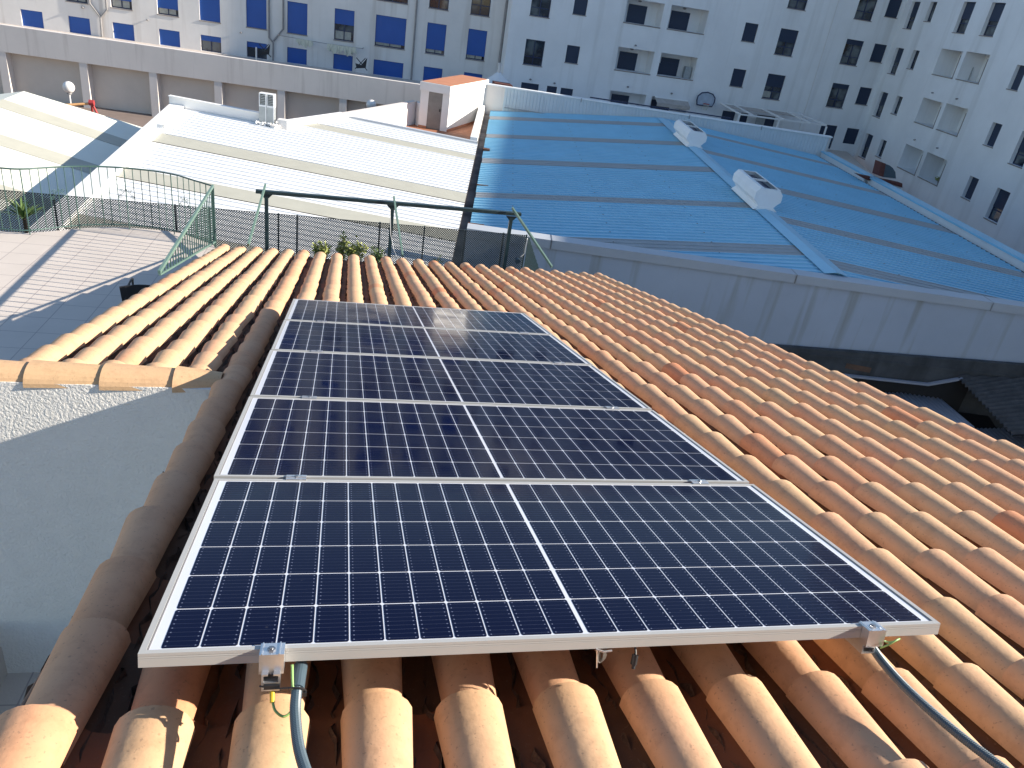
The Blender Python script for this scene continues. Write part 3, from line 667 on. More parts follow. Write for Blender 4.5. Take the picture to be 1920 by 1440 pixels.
# ================================================================ WORKSHOP ROOFS
AZ = R(-10.5); E1 = V(math.cos(AZ), math.sin(AZ), 0); E2 = V(-math.sin(AZ), math.cos(AZ), 0); O = V(4.10, 20.56, 0)
def lp(a, b_, z): return O+E1*a+E2*b_+V(0, 0, z)
ZG = -4.70; TT = math.tan(R(6.0)); AR = 9.15; ZR = ZG+AR*TT
def zl(a): return ZG+a*TT
def zr(a): return ZR-(a-AR)*math.tan(R(4.5))
def zw(a): return ZG-a*math.tan(R(3.0))
def sheet(b, alo, ahi, b0, b1, z, pitch=0.30, rib=0.030, top=0.04, foot=0.052, lift=0.0, phase=0.0):
    """ribbed metal sheet, ribs along the first local axis"""
    prof = []; k = math.floor(b0/pitch)-1
    while True:
        c = k*pitch+phase; k += 1
        if c > b1+pitch: break
        for db, h in ((-foot/2, 0), (-top/2, rib), (top/2, rib), (foot/2, 0)):
            prof.append((c+db, h))
    pr = [(b0, 0)]+[q for q in prof if b0 < q[0] < b1]+[(b1, 0)]
    vs = []
    for bb, h in pr:
        a0, a1 = alo(bb), ahi(bb); vs += [lp(a0, bb, z(a0)+h+lift), lp(a1, bb, z(a1)+h+lift)]
    b.add(vs, [(2*i, 2*i+1, 2*i+3, 2*i+2) for i in range(len(pr)-1)])
def split_strips(b0, b1, strips):
    """ranges of plain sheet between skylight strips"""
    out = []; c = b0
    for s0, s1 in sorted(strips):
        if s1 <= b0 or s0 >= b1: continue
        if s0 > c: out.append((c, s0, 0))
        out.append((max(s0, b0), min(s1, b1), 1)); c = s1
    if c < b1: out.append((c, b1, 0))
    return out
blue = thing('workshop_shed', lp(9, 8, GZ), 'large shed with pale ribbed gable roof in blue shade and a stained front wall', 'shed')
BF, BB = -4.42, 20.45; AE = 18.0
sh = B()
SR = [(-2.95, -2.05), (1.78, 2.58), (7.15, 8.05), (12.55, 13.45), (17.65, 18.6)]
strips = []
for s0, s1, k in split_strips(BF, BB, SR):
    if k == 0:
        sheet(sh, lambda q: 0.0, lambda q: AR, s0, s1, zl, lift=0.0)
    else:
        b = B(); sheet(b, lambda q: 0.02, lambda q: AR-0.05, s0, s1, zl, pitch=0.30, rib=0.018, lift=0.006); strips.append(b)
SR2 = [(-3.85, -2.95), (0.35, 1.3), (5.6, 6.6), (11.1, 12.2), (17.2, 18.2)]
for s0, s1, k in split_strips(BF, BB, SR2):
    if k == 0: sheet(sh, lambda q: AR, lambda q: AE, s0, s1, zr)
    else:
        b = B(); sheet(b, lambda q: AR+0.05, lambda q: AE, s0, s1, zr, rib=0.018, lift=0.006); strips.append(b)
part('roof_sheets', sh, 'sheet_blue', blue)
for b in strips: part('skylight_strip', b, 'skylight2', blue)
b = B()
q = [lp(AR-0.30, BF, zl(AR-0.30)+0.045), lp(AR-0.30, BB-0.4, zl(AR-0.30)+0.045), lp(AR, BF, ZR+0.075), lp(AR, BB-0.4, ZR+0.075), lp(AR+0.30, BF, zr(AR+0.3)+0.045), lp(AR+0.3, BB-0.4, zr(AR+0.3)+0.045)]
b.add(q, [(0, 2, 3, 1), (2, 4, 5, 3)]); part('ridge_cap', b, 'sheet_blue', blue)
# screws
b = B()
for aa in (1.2, 3.9, 6.6, 11.5, 14.2, 16.6):
    for k in range(-13, 66):
        if (k*7+int(aa*3)) % 3: continue
        bb = k*0.30; z = (zl if aa < AR else zr)(aa)+0.034; b.tube([lp(aa, bb, z), lp(aa, bb, z+0.012)], 0.022, 6)
part('screw_heads', b, 'bolt', blue)['kind'] = 'stuff'
# front wall and cap
WF = -4.44
b = B(); b.prism([lp(0.0, WF, GZ), lp(24, WF, GZ), lp(24, WF, -3.95), lp(0.0, WF, -3.95)], -E2*0.30); part('front_wall', b, 'g_wall', blue)
b = B(); b.prism([lp(0.0, WF+0.06, -3.95), lp(24, WF+0.06, -3.95), lp(24, WF+0.06, -3.74), lp(0.0, WF+0.06, -3.74)], -E2*0.44)
part('wall_coping', b, 'cap_grey', blue)
for aa in (2.0, 8.0, 13.0, 18.5): b = B(); b.obox(lp(aa, WF-0.385, -3.96), E1*0.03, -E2*0.004, V(0, 0, 0.215)); b.obox(lp(aa, WF+0.06, -3.739), E1*0.03, -E2*0.449, V(0, 0, 0.003)); part('coping_joint', b, 'bolt', blue)
# left wall under gutter, right parapet
b = B(); b.prism([lp(0.05, WF, GZ), lp(0.05, BB, GZ), lp(0.05, BB, -4.83), lp(0.05, WF, -4.83)], E1*0.2)
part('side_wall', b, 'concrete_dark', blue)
b = B(); b.prism([lp(AE+0.28, -1.2, GZ), lp(AE+0.28, BB, GZ), lp(AE+0.28, BB, -4.22), lp(AE+0.28, -1.2, -4.22)], E1*0.32)
part('right_parapet', b, 'white_sheet', blue)
b = B(); b.prism([lp(AE+0.20, -1.4, -4.22), lp(AE+0.20, BB-0.05, -4.22), lp(AE+0.20, BB-0.05, -4.15), lp(AE+0.20, -1.4, -4.15)], E1*0.5)
part('parapet_cap', b, 'sheet_blue', blue)
b = B(); b.add([lp(AE-0.12, BF, zr(AE)-0.03), lp(AE+0.28, BF, zr(AE)-0.06), lp(AE+0.28, BB, zr(AE)-0.06), lp(AE-0.12, BB, zr(AE)-0.03)], [(0, 1, 2, 3)])
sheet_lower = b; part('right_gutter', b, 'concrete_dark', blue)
# eastern part of the roof beyond the frame, behind the front wall
b = B(); b.add([lp(AE+0.6, WF, -4.9), lp(24, WF, -4.9), lp(24, -1.3, -4.9), lp(AE+0.6, -1.3, -4.9)], [(0, 1, 2, 3)]); part('lower_flat_roof', b, 'white_sheet', blue)
# rear cladding
cl = thing('clad_parapet', lp(9, 20.6, -6.6), 'tall rear parapet clad in vertical ribbed white sheet behind the blue-shaded roof', 'parapet')
b = B(); vs = []; nn = 0; a = 0.62; zt = -3.42
def zbot(a): return (zl(a) if a < AR else zr(a))-0.3
while a < 18.55:
    for da, h in ((0, 0), (0.015, 0.022), (0.145, 0.022), (0.16, 0)):
        if a+da > 18.55: break
        vs += [lp(a+da, 20.5-h, zbot(a+da)), lp(a+da, 20.5-h, zt)]; nn += 1
    a += 0.178
b.add(vs, [(2*i, 2*i+2, 2*i+3, 2*i+1) for i in range(nn-1)]); b.prism([lp(18.55, 20.5, -6.6), lp(18.55, 20.72, -6.6), lp(18.55, 20.72, zt), lp(18.55, 20.5, zt)], E1*0.02)
part('cladding', b, 'sheet_pale', cl)
b = B(); b.prism([lp(-1.9, 20.42, zt), lp(18.6, 20.42, zt), lp(18.6, 20.42, zt+0.06), lp(-1.9, 20.42, zt+0.06)], E2*0.38); part('cap', b, 'white_sheet', cl)
b = B()
for aa in (4.7, 10.6, 14.6): b.obox(lp(aa, 20.41, zt-0.14), E1*0.04, -E2*0.01, V(0, 0, 0.2))
part('cap_joint', b, 'bolt', cl)
b = B(); b.prism([lp(-1.9, 20.52, GZ), lp(18.54, 20.52, GZ), lp(18.54, 20.52, zt-0.002), lp(-1.9, 20.52, zt-0.002)], E2*0.2); part('backing_wall', b, 'podium', cl)
b = B(); b.obox(lp(0.7, 20.36, -4.42), E1*8.2, E2*0.1, V(0, 0, 0.03)); part('base_flashing', b, 'skylight2', cl)
# gutter between the roofs
gt = thing('valley_gutter', lp(-0.1, 8, -4.9), 'dirty rusted valley gutter running between the white roof and the blue-shaded roof', 'gutter')
b = B(); b.add([lp(-0.30, BF-1, -4.84), lp(0.05, BF-1, -4.84), lp(0.05, BB-0.1, -4.84), lp(-0.30, BB-0.1, -4.84)], [(0, 1, 2, 3)])
b.obox(lp(0.0, BF-1, -4.84), E1*0.02, E2*(BB-BF+0.9), V(0, 0, 0.10)); b.obox(lp(-0.30, BF-1, -4.84), E1*0.02, E2*(BB-BF+0.9), V(0, 0, 0.10))
MT['gutter'] = mat('dirty_gutter', (0.20, 0.18, 0.17), 0.9, col2=(0.035, 0.03, 0.03), scale=0.9, bump=0.2)
part('gutter_channel', b, 'gutter', gt)
b = B(); b.obox(lp(-0.05, -1.4, -4.70), E1*0.45, E2*0.12, V(0, 0, 0.09)); b.obox(lp(-0.02, 9.5, -4.72), E1*0.28, E2*0.3, V(0, 0, 0.10)); b.obox(lp(-0.02, 3.5, -4.72), E1*0.4, E2*0.08, V(0, 0, 0.06)); part('rusty_bracket', b, 'rust', gt)
# ridge ventilators
def ridge_vent(bc, L, label):
    t = thing('ridge_ventilator', lp(AR, bc, ZR), label, 'ventilator', 'ventilators on the ridge')
    w_, h_ = 0.46, 0.62; zb = ZR+0.12
    oct_ = [(-0.24, 0.0), (-0.33, 0.11), (-0.43, 0.20), (-0.43, 0.42), (-0.32, 0.56), (0.32, 0.56), (0.43, 0.42), (0.43, 0.20), (0.33, 0.11), (0.24, 0.0)]
    b = B(); P = [lp(AR+x, bc-L/2, zb+z) for x, z in oct_]; n = len(P); Q = [p+E2*L for p in P]
    b.add(P+Q, [tuple(range(n))[::-1], tuple(range(n, 2*n))]+[(i, (i+1) % n, n+(i+1) % n, n+i) for i in range(n) if i != 4]); part('housing', b, 'white_sheet', t)
    b = B(); b.obox(lp(AR-0.28, bc-L/2+0.03, zb+0.44), E1*0.56, E2*L, V(0, 0, 0.01)); part('inner_tray', b, 'frame_blue', t)
    b = B(); b.obox(lp(AR-0.32, bc-L/2, zb+0.555), E1*0.13, E2*L, V(0, 0, 0.02)); b.obox(lp(AR+0.28, bc-L/2, zb+0.555), E1*0.04, E2*L, V(0, 0, 0.02))
    b.obox(lp(AR-0.2, bc-L/2, zb+0.555), E1*0.49, E2*0.06, V(0, 0, 0.018)); b.obox(lp(AR-0.2, bc+L/2-0.06, zb+0.555), E1*0.49, E2*0.06, V(0, 0, 0.018))
    b.obox(lp(AR-0.19, bc-0.02, zb+0.53), E1*0.47, E2*0.04, V(0, 0, 0.06)); part('top_frame', b, 'white_sheet', t)
    b = B(); P = [lp(AR-0.38, bc-L/2-0.03, zl(AR-0.38)+0.05), lp(AR-0.25, bc-L/2-0.03, zb+0.005), lp(AR+0.25, bc-L/2-0.03, zb+0.005), lp(AR+0.38, bc-L/2-0.03, zr(AR+0.38)+0.05)]; Q = [p+E2*(L+0.06) for p in P]
    b.add(P+Q, [(0, 1, 5, 4), (1, 2, 6, 5), (2, 3, 7, 6), (3, 2, 1, 0), (4, 5, 6, 7)]); part('base_flashing', b, 'white_sheet', t)
ridge_vent(2.95, 2.7, 'white ridge ventilator nearer the camera on the blue-shaded roof')
ridge_vent(13.6, 3.1, 'white ridge ventilator farther up the ridge, near the clad parapet')

# ---- white roof on the left
LC = {'nl': (-8.42, -8.0), 'bl': (-11.16, 6.09), 'b2': (-7.53, 6.31), 'b3': (-5.98, 10.75), 'br': (-0.30, 10.82)}
def left_edge(b_):
    if b_ <= 6.09: return -9.0+(b_+5.0)/(11.09)*(-2.16)
    if b_ <= 6.31: return -11.16+(b_-6.09)/0.22*3.63
    return -7.53+(b_-6.31)/4.44*1.55
wh = thing('white_shed', lp(-5, 3, GZ), 'sunlit shed with a bright white ribbed roof and cream skylight strips, left of the gutter', 'shed')
sh = B(); st = []
for s0, s1, k in split_strips(-8.0, 10.72, [(-7.0, -6.1), (-3.0, -2.05), (0.98, 2.1), (7.3, 8.2)]):
    lo = lambda q: left_edge(q)+(0.45 if q < 6.2 else 0.05)
    if k == 0:
        # keep the corner breaks of the outline
        cuts = [s0]+[c for c in (6.09, 6.31) if s0 < c < s1]+[s1]
        for c0, c1 in zip(cuts[:-1], cuts[1:]): sheet(sh, lo, lambda q: -0.28, c0, c1, zw, pitch=0.36, rib=0.036, top=0.05, foot=0.056)
    else:
        b = B(); sheet(b, lambda q: lo(q)-0.12, lambda q: -0.28, s0, s1, zw, pitch=9, lift=0.02); st.append(b)
part('roof_sheets', sh, 'white_sheet', wh)
for b in st: part('skylight_strip', b, 'skylight', wh)
MT['flash_white'] = mat('white_flashing', (0.82, 0.82, 0.81), 0.5, var=0.03, scale=1)
b = B()
def edge_strip(p0, p1, w_, up, out):  # raised flashing along an edge
    (a0, b0), (a1, b1) = p0, p1; d = (E1*(a1-a0)+E2*(b1-b0)); 
    b.prism([lp(a0, b0, zw(a0)-0.35), lp(a1, b1, zw(a1)-0.35), lp(a1, b1, zw(a1)+up), lp(a0, b0, zw(a0)+up)], out*w_)
edge_strip(LC['nl'], LC['bl'], 0.50, 0.10, E1)
part('edge_flashing', b, 'flash_white', wh)
b = B(); edge_strip(LC['bl'], (-7.9, 6.27), 0.06, 0.36, E2)
b.prism([lp(-11.16, 6.02, zw(-11.16)+0.36), lp(-7.9, 6.20, zw(-7.9)+0.36), lp(-7.9, 6.20, zw(-7.9)+0.39), lp(-11.16, 6.02, zw(-11.16)+0.39)], E2*0.2); part('rear_upstand', b, 'flash_white', wh)
b = B(); edge_strip(LC['b2'], LC['b3'], 0.10, 0.16, -E1); part('side_upstand', b, 'flash_white', wh)
b = B(); edge_strip(LC['b3'], LC['br'], 0.24, 0.10, -E2); part('rear_cap', b, 'cap_grey', wh)
b = B()
po = [LC['nl'], LC['bl'], LC['b2'], LC['b3'], LC['br'], (-0.30, -8.0)]
for (a0, b0), (a1, b1) in zip(po, po[1:]+po[:1]): b.add([lp(a0, b0, zw(a0)-0.3), lp(a1, b1, zw(a1)-0.3), lp(a1, b1, GZ), lp(a0, b0, GZ)], [(0, 1, 2, 3)])
part('wall', b, 'white_paint', wh)
b = B(); p = lp(-10.05, 2.3, zw(-10.05)+0.12); b.obox(p, E1*0.22, E2*0.02, V(0, 0, 0.10)); b.obox(p+E1*0.2, E1*0.02, E2*0.16, V(0, 0, 0.10)); part('flashing_bracket', b, 'flash_white', wh)
# duct on the rear edge
DP = lp(-8.0, 6.08, zw(-8.0)+0.02)
t = thing('ventilation_duct', DP, 'twin galvanised ventilation duct with louvred tops at the back edge of the white roof', 'duct')
for i in range(2):
    o_ = DP+E1*(0.27*i-0.02)
    b = B(); b.obox(o_, E1*0.25, E2*0.28, V(0, 0, 0.62)); part('duct_body', b, 'galv', t)
    b = B(); b.obox(o_+V(0, 0, 0.68), E1*0.025, E2*0.28, V(0, 0, 0.36)); b.obox(o_+E1*0.225+V(0, 0, 0.68), E1*0.025, E2*0.28, V(0, 0, 0.36)); b.obox(o_+V(0, 0, 1.04), E1*0.25, E2*0.28, V(0, 0, 0.03)); b.obox(o_+V(0, 0, 0.62), E1*0.25, E2*0.28, V(0, 0, 0.06))
    b.obox(o_+E1*0.225+V(0, 0, 0.0)-E2*0.012, E1*0.035, E2*0.012, V(0, 0, 1.07))
    hd = part('louvre_frame', b, 'flash_white', t)
    b = B()
    for q in range(6): b.obox(o_+E1*0.026+V(0, 0, 0.70+0.055*q)+E2*0.03, E1*0.198, E2*0.05, V(0, 0, 0.028))
    part('louvre_blades', b, 'galv', hd)
    b = B(); b.obox(o_+E1*0.026+E2*0.10+V(0, 0, 0.68), E1*0.198, E2*0.2, V(0, 0, 0.35)); part('duct_throat', b, 'dark_void', hd)
b = B()
for i in range(40): b.sphere(DP+E1*random.uniform(-0.12, 0.62)+E2*random.uniform(-0.12, 0.05)+V(0, 0, random.uniform(0.0, 0.12)*(1-0.3*i/40)), random.uniform(0.02, 0.05), 6, 4)
part('foam_seal', b, 'flash_white', t)
# curb block right of the duct
b = B(); b.obox(DP+E1*0.62+V(0, 0, -0.1), E1*0.35, E2*0.3, V(0, 0, 0.36)); tag(part('masonry_block', b, 'facade_a'), 'small whitewashed masonry block just right of the twin duct', 'block')
# far-left white roof
fl = thing('cream_shed', (-9, 22, GZ), 'lower shed with a plain white gable roof at the far left, partly in blue shadow', 'shed')
def zf(x): return -4.9-0.25*(x+7.4)
def fpt(x, y): return V(x, y, zf(x))
b = B()
XA, XB = -10.39, -5.35
ycut = [12.0, 14.2, 15.1, 18.6, 19.5, 22.35, 23.3, 25.85, 26.85, 29.0]
def yb2(x): return 28.6+(x+10.39)*0.14
st = []
for i in range(len(ycut)-1):
    y0, y1 = ycut[i], ycut[i+1]; q = B()
    y1a, y1b = (y1, y1) if i < len(ycut)-2 else (yb2(XA), yb2(XB))
    tgt = b if i % 2 == 0 else q; dz = 0 if i % 2 == 0 else 0.01
    tgt.add([fpt(XA, y0)+V(0, 0, dz), fpt(XB, y0)+V(0, 0, dz), fpt(XB, y1b)+V(0, 0, dz), fpt(XA, y1a)+V(0, 0, dz)], [(0, 1, 2, 3)])
    if i % 2: st.append(q)
b.add([fpt(XA, 12), fpt(XA, 28.6), V(-14.5, 28.0, -5.1), V(-14.5, 12, -5.1)], [(0, 1, 2, 3)])
part('roof_sheets', b, 'cream_sheet', fl)
for q in st: part('skylight_strip', q, 'skylight', fl)
b = B(); b.add([fpt(XA, 28.6), fpt(XB, yb2(XB)), V(XB, yb2(XB), GZ), V(XA, 28.6, GZ)], [(0, 1, 2, 3)]); b.add([fpt(XA, 28.6), V(-14.5, 28.0, -5.1), V(-14.5, 28.0, GZ), V(XA, 28.6, GZ)], [(0, 1, 2, 3)])
b.add([fpt(XA, 12), fpt(XB, 12), V(XB, 12, GZ), V(XA, 12, GZ)], [(0, 3, 2, 1)]); part('wall', b, 'white_paint', fl)

# ================================================================ ROOF PATIO WITH HUT
FZ = -5.25
b = B(); b.add([(-3.2, 26.8, FZ), (4.6, 30.2, FZ), (8.2, 41.2, FZ), (2.6, 42.5, FZ)], [(0, 1, 2, 3)]); struct('patio_paving', b, 'terracotta')
pw = thing('patio_wall', (0, 31, FZ), 'bright sunlit white wall of the roof patio behind the white shed roof', 'wall')
P1, P2 = V(-2.11, 27.6, 0), V(3.62, 37.4, 0); dW = (P2-P1)/np.linalg.norm(P2-P1); nW = V(-dW[1], dW[0], 0)
b = B(); b.prism([P1+V(0, 0, -5.6), P2+V(0, 0, -5.6), P2+V(0, 0, -4.22), P1+V(0, 0, -4.22)], nW*0.18); part('wall_body', b, 'white_paint', pw)
b = B(); b.prism([P1-nW*0.02+V(0, 0, -4.22), P2-nW*0.02+V(0, 0, -4.22), P2-nW*0.02+V(0, 0, -4.18), P1-nW*0.02+V(0, 0, -4.18)], nW*0.23); part('coping', b, 'podium', pw)
hut = thing('rooftop_hut', (5.5, 39, FZ), 'small white stair hut with terracotta flat roof and grey metal door', 'hut')
H = [V(3.72, 36.8, 0), V(5.05, 36.3, 0), V(7.55, 41.0, 0), V(6.2, 41.5, 0)]
hz0, hz1 = FZ, -3.2
fd = (H[1]-H[0])/np.linalg.norm(H[1]-H[0]); nf = V(fd[1], -fd[0], 0); rd = (H[2]-H[1])/np.linalg.norm(H[2]-H[1]); Wd = np.linalg.norm(H[1]-H[0])
b = B()
da, db_ = 0.40, 1.08; dz = FZ+1.72
for s0, s1, z0, z1 in ((0, da, hz0, hz1), (db_, Wd, hz0, hz1), (da, db_, dz, hz1)): b.quad(H[0]+fd*s0+V(0, 0, z0), H[0]+fd*s1+V(0, 0, z0), H[0]+fd*s1+V(0, 0, z1), H[0]+fd*s0+V(0, 0, z1))
for i in (1, 2, 3): b.quad(H[i]+V(0, 0, hz0), H[(i+1) % 4]+V(0, 0, hz0), H[(i+1) % 4]+V(0, 0, hz1), H[i]+V(0, 0, hz1))
part('wall', b, 'white_paint', hut)
def grow(P, d):
    c = sum(P)/len(P); return [c+(p-c)*(1+d) for p in P]
b = B(); G_ = grow(H, 0.035); b.prism([p+V(0, 0, hz1-0.36) for p in G_], V(0, 0, 0.38)); part('parapet_band', b, 'white_paint', hut)
b = B(); G_ = grow(H, -0.0); b.prism([p+V(0, 0, hz1+0.021) for p in grow(H, 0.0)], V(0, 0, 0.012)); part('roof', b, 'terracotta_roof', hut)
b = B(); b.obox(H[0]+fd*(da+0.005)-nf*0.04+V(0, 0, hz0+0.01), fd*(db_-da-0.01), nf*0.03, V(0, 0, dz-hz0-0.02)); dr = part('door', b, 'grey_door', hut)
b = B(); b.obox(H[0]+fd*(db_-0.10)-nf*0.01+V(0, 0, hz0+0.85), fd*0.03, nf*0.05, V(0, 0, 0.12)); part('handle', b, 'black', dr)
b = B(); b.obox(H[1]+nf*0.0+V(0, 0, hz0), rd*4.9, V(rd[1], -rd[0], 0)*0.025, V(0, 0, 0.10)); b.obox(H[0]+V(0, 0, hz0), fd*da, nf*0.025, V(0, 0, 0.10)); part('skirting', b, 'terracotta_roof', hut)
# short shaded wall left of hut, joins patio wall
b = B(); b.prism([V(3.60, 37.3, FZ), V(3.74, 36.9, FZ), V(3.74, 36.9, -4.2), V(3.60, 37.3, -4.2)], (0.05, 0.4, 0)); tag(part('wall_stub', b, 'white_paint'), 'short shaded wall piece joining the patio wall to the hut', 'wall')
# parapet between patio and gutter
b = B(); b.prism([lp(-0.62, 10.8, -5.3), lp(-0.62, 20.4, -5.3), lp(-0.62, 20.4, -4.45), lp(-0.62, 10.8, -4.45)], E1*0.30); tag(part('gutter_parapet', b, 'white_paint'), 'narrow sunlit white parapet between the terracotta patio and the gutter', 'parapet')

# ================================================================ STREET, PODIUM
b = B(); b.add([(-400, -300, -10.2), (400, -300, -10.2), (400, 500, -10.2), (-400, 500, -10.2)], [(0, 1, 2, 3)]); struct('ground', b, 'ground')
b = B(); b.add([(-60, -20, GZ-0.2), (9, -20, GZ-0.2), (9, 46, GZ-0.2), (-60, 53, GZ-0.2)], [(0, 1, 2, 3)]); struct('street', b, 'ground')
pd_ = thing('arcade_wall', (-6, 44, GZ), 'long pinkish wall band on pilasters with blind recessed bays, in front of the blue-shuttered block', 'wall')
BA = R(-6.2); D1 = V(math.cos(BA), math.sin(BA), 0); DN = V(math.sin(BA), -math.cos(BA), 0); BO = V(0, 44.0, 0)
def bpnt(s, z, n=0.0): return BO+D1*s+DN*n+V(0, 0, z)
b = B(); b.prism([bpnt(-32, -5.50), bpnt(4.4, -5.50), bpnt(4.4, -4.18), bpnt(-32, -4.18)], -DN*0.3); part('parapet_band', b, 'podium', pd_)
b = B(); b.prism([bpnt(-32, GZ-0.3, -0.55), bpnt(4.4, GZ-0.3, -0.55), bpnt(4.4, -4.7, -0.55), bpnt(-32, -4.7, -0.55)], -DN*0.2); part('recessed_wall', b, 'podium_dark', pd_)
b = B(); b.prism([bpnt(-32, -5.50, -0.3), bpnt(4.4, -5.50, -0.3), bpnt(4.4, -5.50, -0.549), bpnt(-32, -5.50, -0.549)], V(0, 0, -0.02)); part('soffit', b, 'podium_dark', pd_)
for s in (-17.75, -13.72, -10.18, -6.8, -3.45, -0.1, 3.2):
    b = B(); b.prism([bpnt(s, GZ-0.3, -0.02), bpnt(s+0.40, GZ-0.3, -0.02), bpnt(s+0.40, -5.50, -0.02), bpnt(s, -5.50, -0.02)], -DN*0.53); part('pilaster', b, 'podium', pd_)
# upper terraces behind the band and behind the clad parapet
b = B(); b.add([bpnt(-32, -5.62, -0.75), bpnt(4.4, -5.62, -0.75), V(6.3, 57.5, -5.62), V(-32, 61, -5.62)], [(0, 1, 2, 3)]); struct('upper_terrace', b, 'terrace')
b = B(); b.add([lp(-1.8, 20.75, -6.6), lp(18.8, 20.75, -6.6), V(36, 46, -6.6), V(40.2, 56, -6.6), V(6.2, 56, -6.6)], [(0, 1, 2, 3, 4)]); struct('lower_terrace', b, 'terrace')
# lamps
def lamp(x, y, z, zb, label):
    t = thing('street_lamp', (x, y, zb), label, 'street lamp', 'white globe lamps')
    b = B(); b.tube([(x, y, zb), (x, y, z-0.28)], 0.035, 8); part('pole', b, 'globe', t)
    b = B(); b.tube([(x, y, z-0.30), (x, y, z-0.22)], 0.11, 12); part('collar', b, 'pipe', t)
    b = B(); b.sphere((x, y, z), 0.26); part('globe', b, 'globe', t, smooth=True)
lamp(-12.3, 39.2, -5.72, GZ-0.2, 'white globe lamp on a white pole rising behind the far left roof')
lamp(1.56, 40.6, -5.10, GZ-0.2, 'white globe lamp showing just above the sunlit patio wall')
t = thing('swing_frame', (-10.9, 38.5, GZ), 'red A-frame of a playground swing with orange crossbar behind the left roofs', 'swing')
b = B(); b.tube([(-11.15, 38.4, -6.15), (-10.6, 38.6, -7.75)], 0.05, 8); b.tube([(-11.15, 38.4, -6.15), (-11.5, 39.3, -7.75)], 0.05, 8); b.tube([(-11.26, 38.4, -6.15), (-11.05, 38.4, -6.15)], 0.13, 10); part('legs', b, 'red', t)
b = B(); b.tube([(-11.15, 38.4, -6.18), (-13.2, 38.0, -6.5)], 0.055, 8); part('crossbar', b, 'orange', t)
b = B(); b.tube([(-7.05, 40.2, -6.05), (-6.95, 40.2, -6.35)], 0.14, 10); b.sphere((-7.0, 40.2, -6.0), 0.16, 10, 6); b.tube([(-7.0, 40.2, -8), (-7.0, 40.2, -6.3)], 0.05, 8)
tag(part('red_post', b, 'red'), 'reddish post head in front of the arcade, above the white roof edge', 'post')

# ================================================================ FACADES
def facade(P, azd, srange, zrange, openings, wm, root, flip=1):
    """openings: (s0, s1, z0, z1, depth). Wall with real reveals; returns placing function f(s, z, n)"""
    a = R(azd); d = V(math.cos(a), math.sin(a), 0); nn = V(math.sin(a), -math.cos(a), 0)*flip; P = V(*P)
    f = lambda s, z, n=0.0: P+d*s+nn*n+V(0, 0, z)
    xs = sorted({srange[0], srange[1]}|{o[0] for o in openings}|{o[1] for o in openings}); zs = sorted({zrange[0], zrange[1]}|{o[2] for o in openings}|{o[3] for o in openings})
    xs = [x for x in xs if srange[0] <= x <= srange[1]]; zs = [z for z in zs if zrange[0] <= z <= zrange[1]]
    b = B()
    for x0, x1 in zip(xs[:-1], xs[1:]):
        run = None
        for z0, z1 in zip(zs[:-1], zs[1:]):
            cx, cz = (x0+x1)/2, (z0+z1)/2; hole = any(o[0] < cx < o[1] and o[2] < cz < o[3] for o in openings)
            if not hole: b.quad(f(x0, z0), f(x1, z0), f(x1, z1), f(x0, z1))
    for o in openings:
        s0, s1, z0, z1, dp = o[:5]
        b.quad(f(s0, z0), f(s0, z1), f(s0, z1, -dp), f(s0, z0, -dp)); b.quad(f(s1, z0), f(s1, z0, -dp), f(s1, z1, -dp), f(s1, z1))
        b.quad(f(s0, z1), f(s1, z1), f(s1, z1, -dp), f(s0, z1, -dp)); b.quad(f(s0, z0), f(s0, z0, -dp), f(s1, z0, -dp), f(s1, z0))
        if dp > 0.5: b.quad(f(s0, z0, -dp), f(s1, z0, -dp), f(s1, z1, -dp), f(s0, z1, -dp))
    part('facade_wall', b, wm, root)
    return f, d, nn
def window(f, d, nn, s0, s1, z0, z1, dp, root, shutter=1.0, sm='shutter', leaves=2, sill=True, curtain=False):
    fw = 0.05; b = B()
    def bx(a, c, z, y, n0, n1): b.obox(f(a, z, n0), d*(c-a), nn*(n1-n0), V(0, 0, y-z))
    n0, n1 = -dp-0.02, -dp+0.04
    bx(s0, s0+fw, z0, z1, n0, n1); bx(s1-fw, s1, z0, z1, n0, n1); bx(s0+fw, s1-fw, z0, z0+fw, n0, n1); bx(s0+fw, s1-fw, z1-fw, z1, n0, n1)
    zs = z1-(z1-z0)*shutter
    if shutter < 0.97:
        for i in range(1, leaves): c = s0+(s1-s0)*i/leaves; bx(c-0.03, c+0.03, z0+fw, z1-fw, n0, n1-0.005)
        if shutter < 0.75 and (z1-z0) > 1.5: bx(s0+fw, s1-fw, z0+(z1-z0)*0.30, z0+(z1-z0)*0.30+0.06, n0+0.003, n1-0.01)
    w_ = part('window', b, 'frame_blue', root)
    if sill:
        b = B(); b.obox(f(s0-0.04, z0-0.05, -dp), d*(s1-s0+0.08), nn*(dp+0.04), V(0, 0, 0.049)); part('sill', b, 'sill', w_)
    if shutter < 0.97:
        b = B(); b.obox(f(s0+fw, z0+fw, -dp-0.012), d*(s1-s0-2*fw), nn*0.006, V(0, 0, z1-z0-2*fw)); part('pane', b, 'glass', w_)
        if curtain: b = B(); b.obox(f(s0+fw*1.5, z0+fw*1.5, -dp-0.004), d*(s1-s0-3*fw)*curtain, nn*0.003, V(0, 0, (z1-z0)*0.28)); part('curtain', b, 'curtain', w_)
    if shutter > 0.02:
        b = B(); b.obox(f(s0+0.012, zs, -dp+0.045), d*(s1-s0-0.024), nn*0.02, V(0, 0, z1-0.005-zs)); part('shutter', b, sm, w_)
    return w_
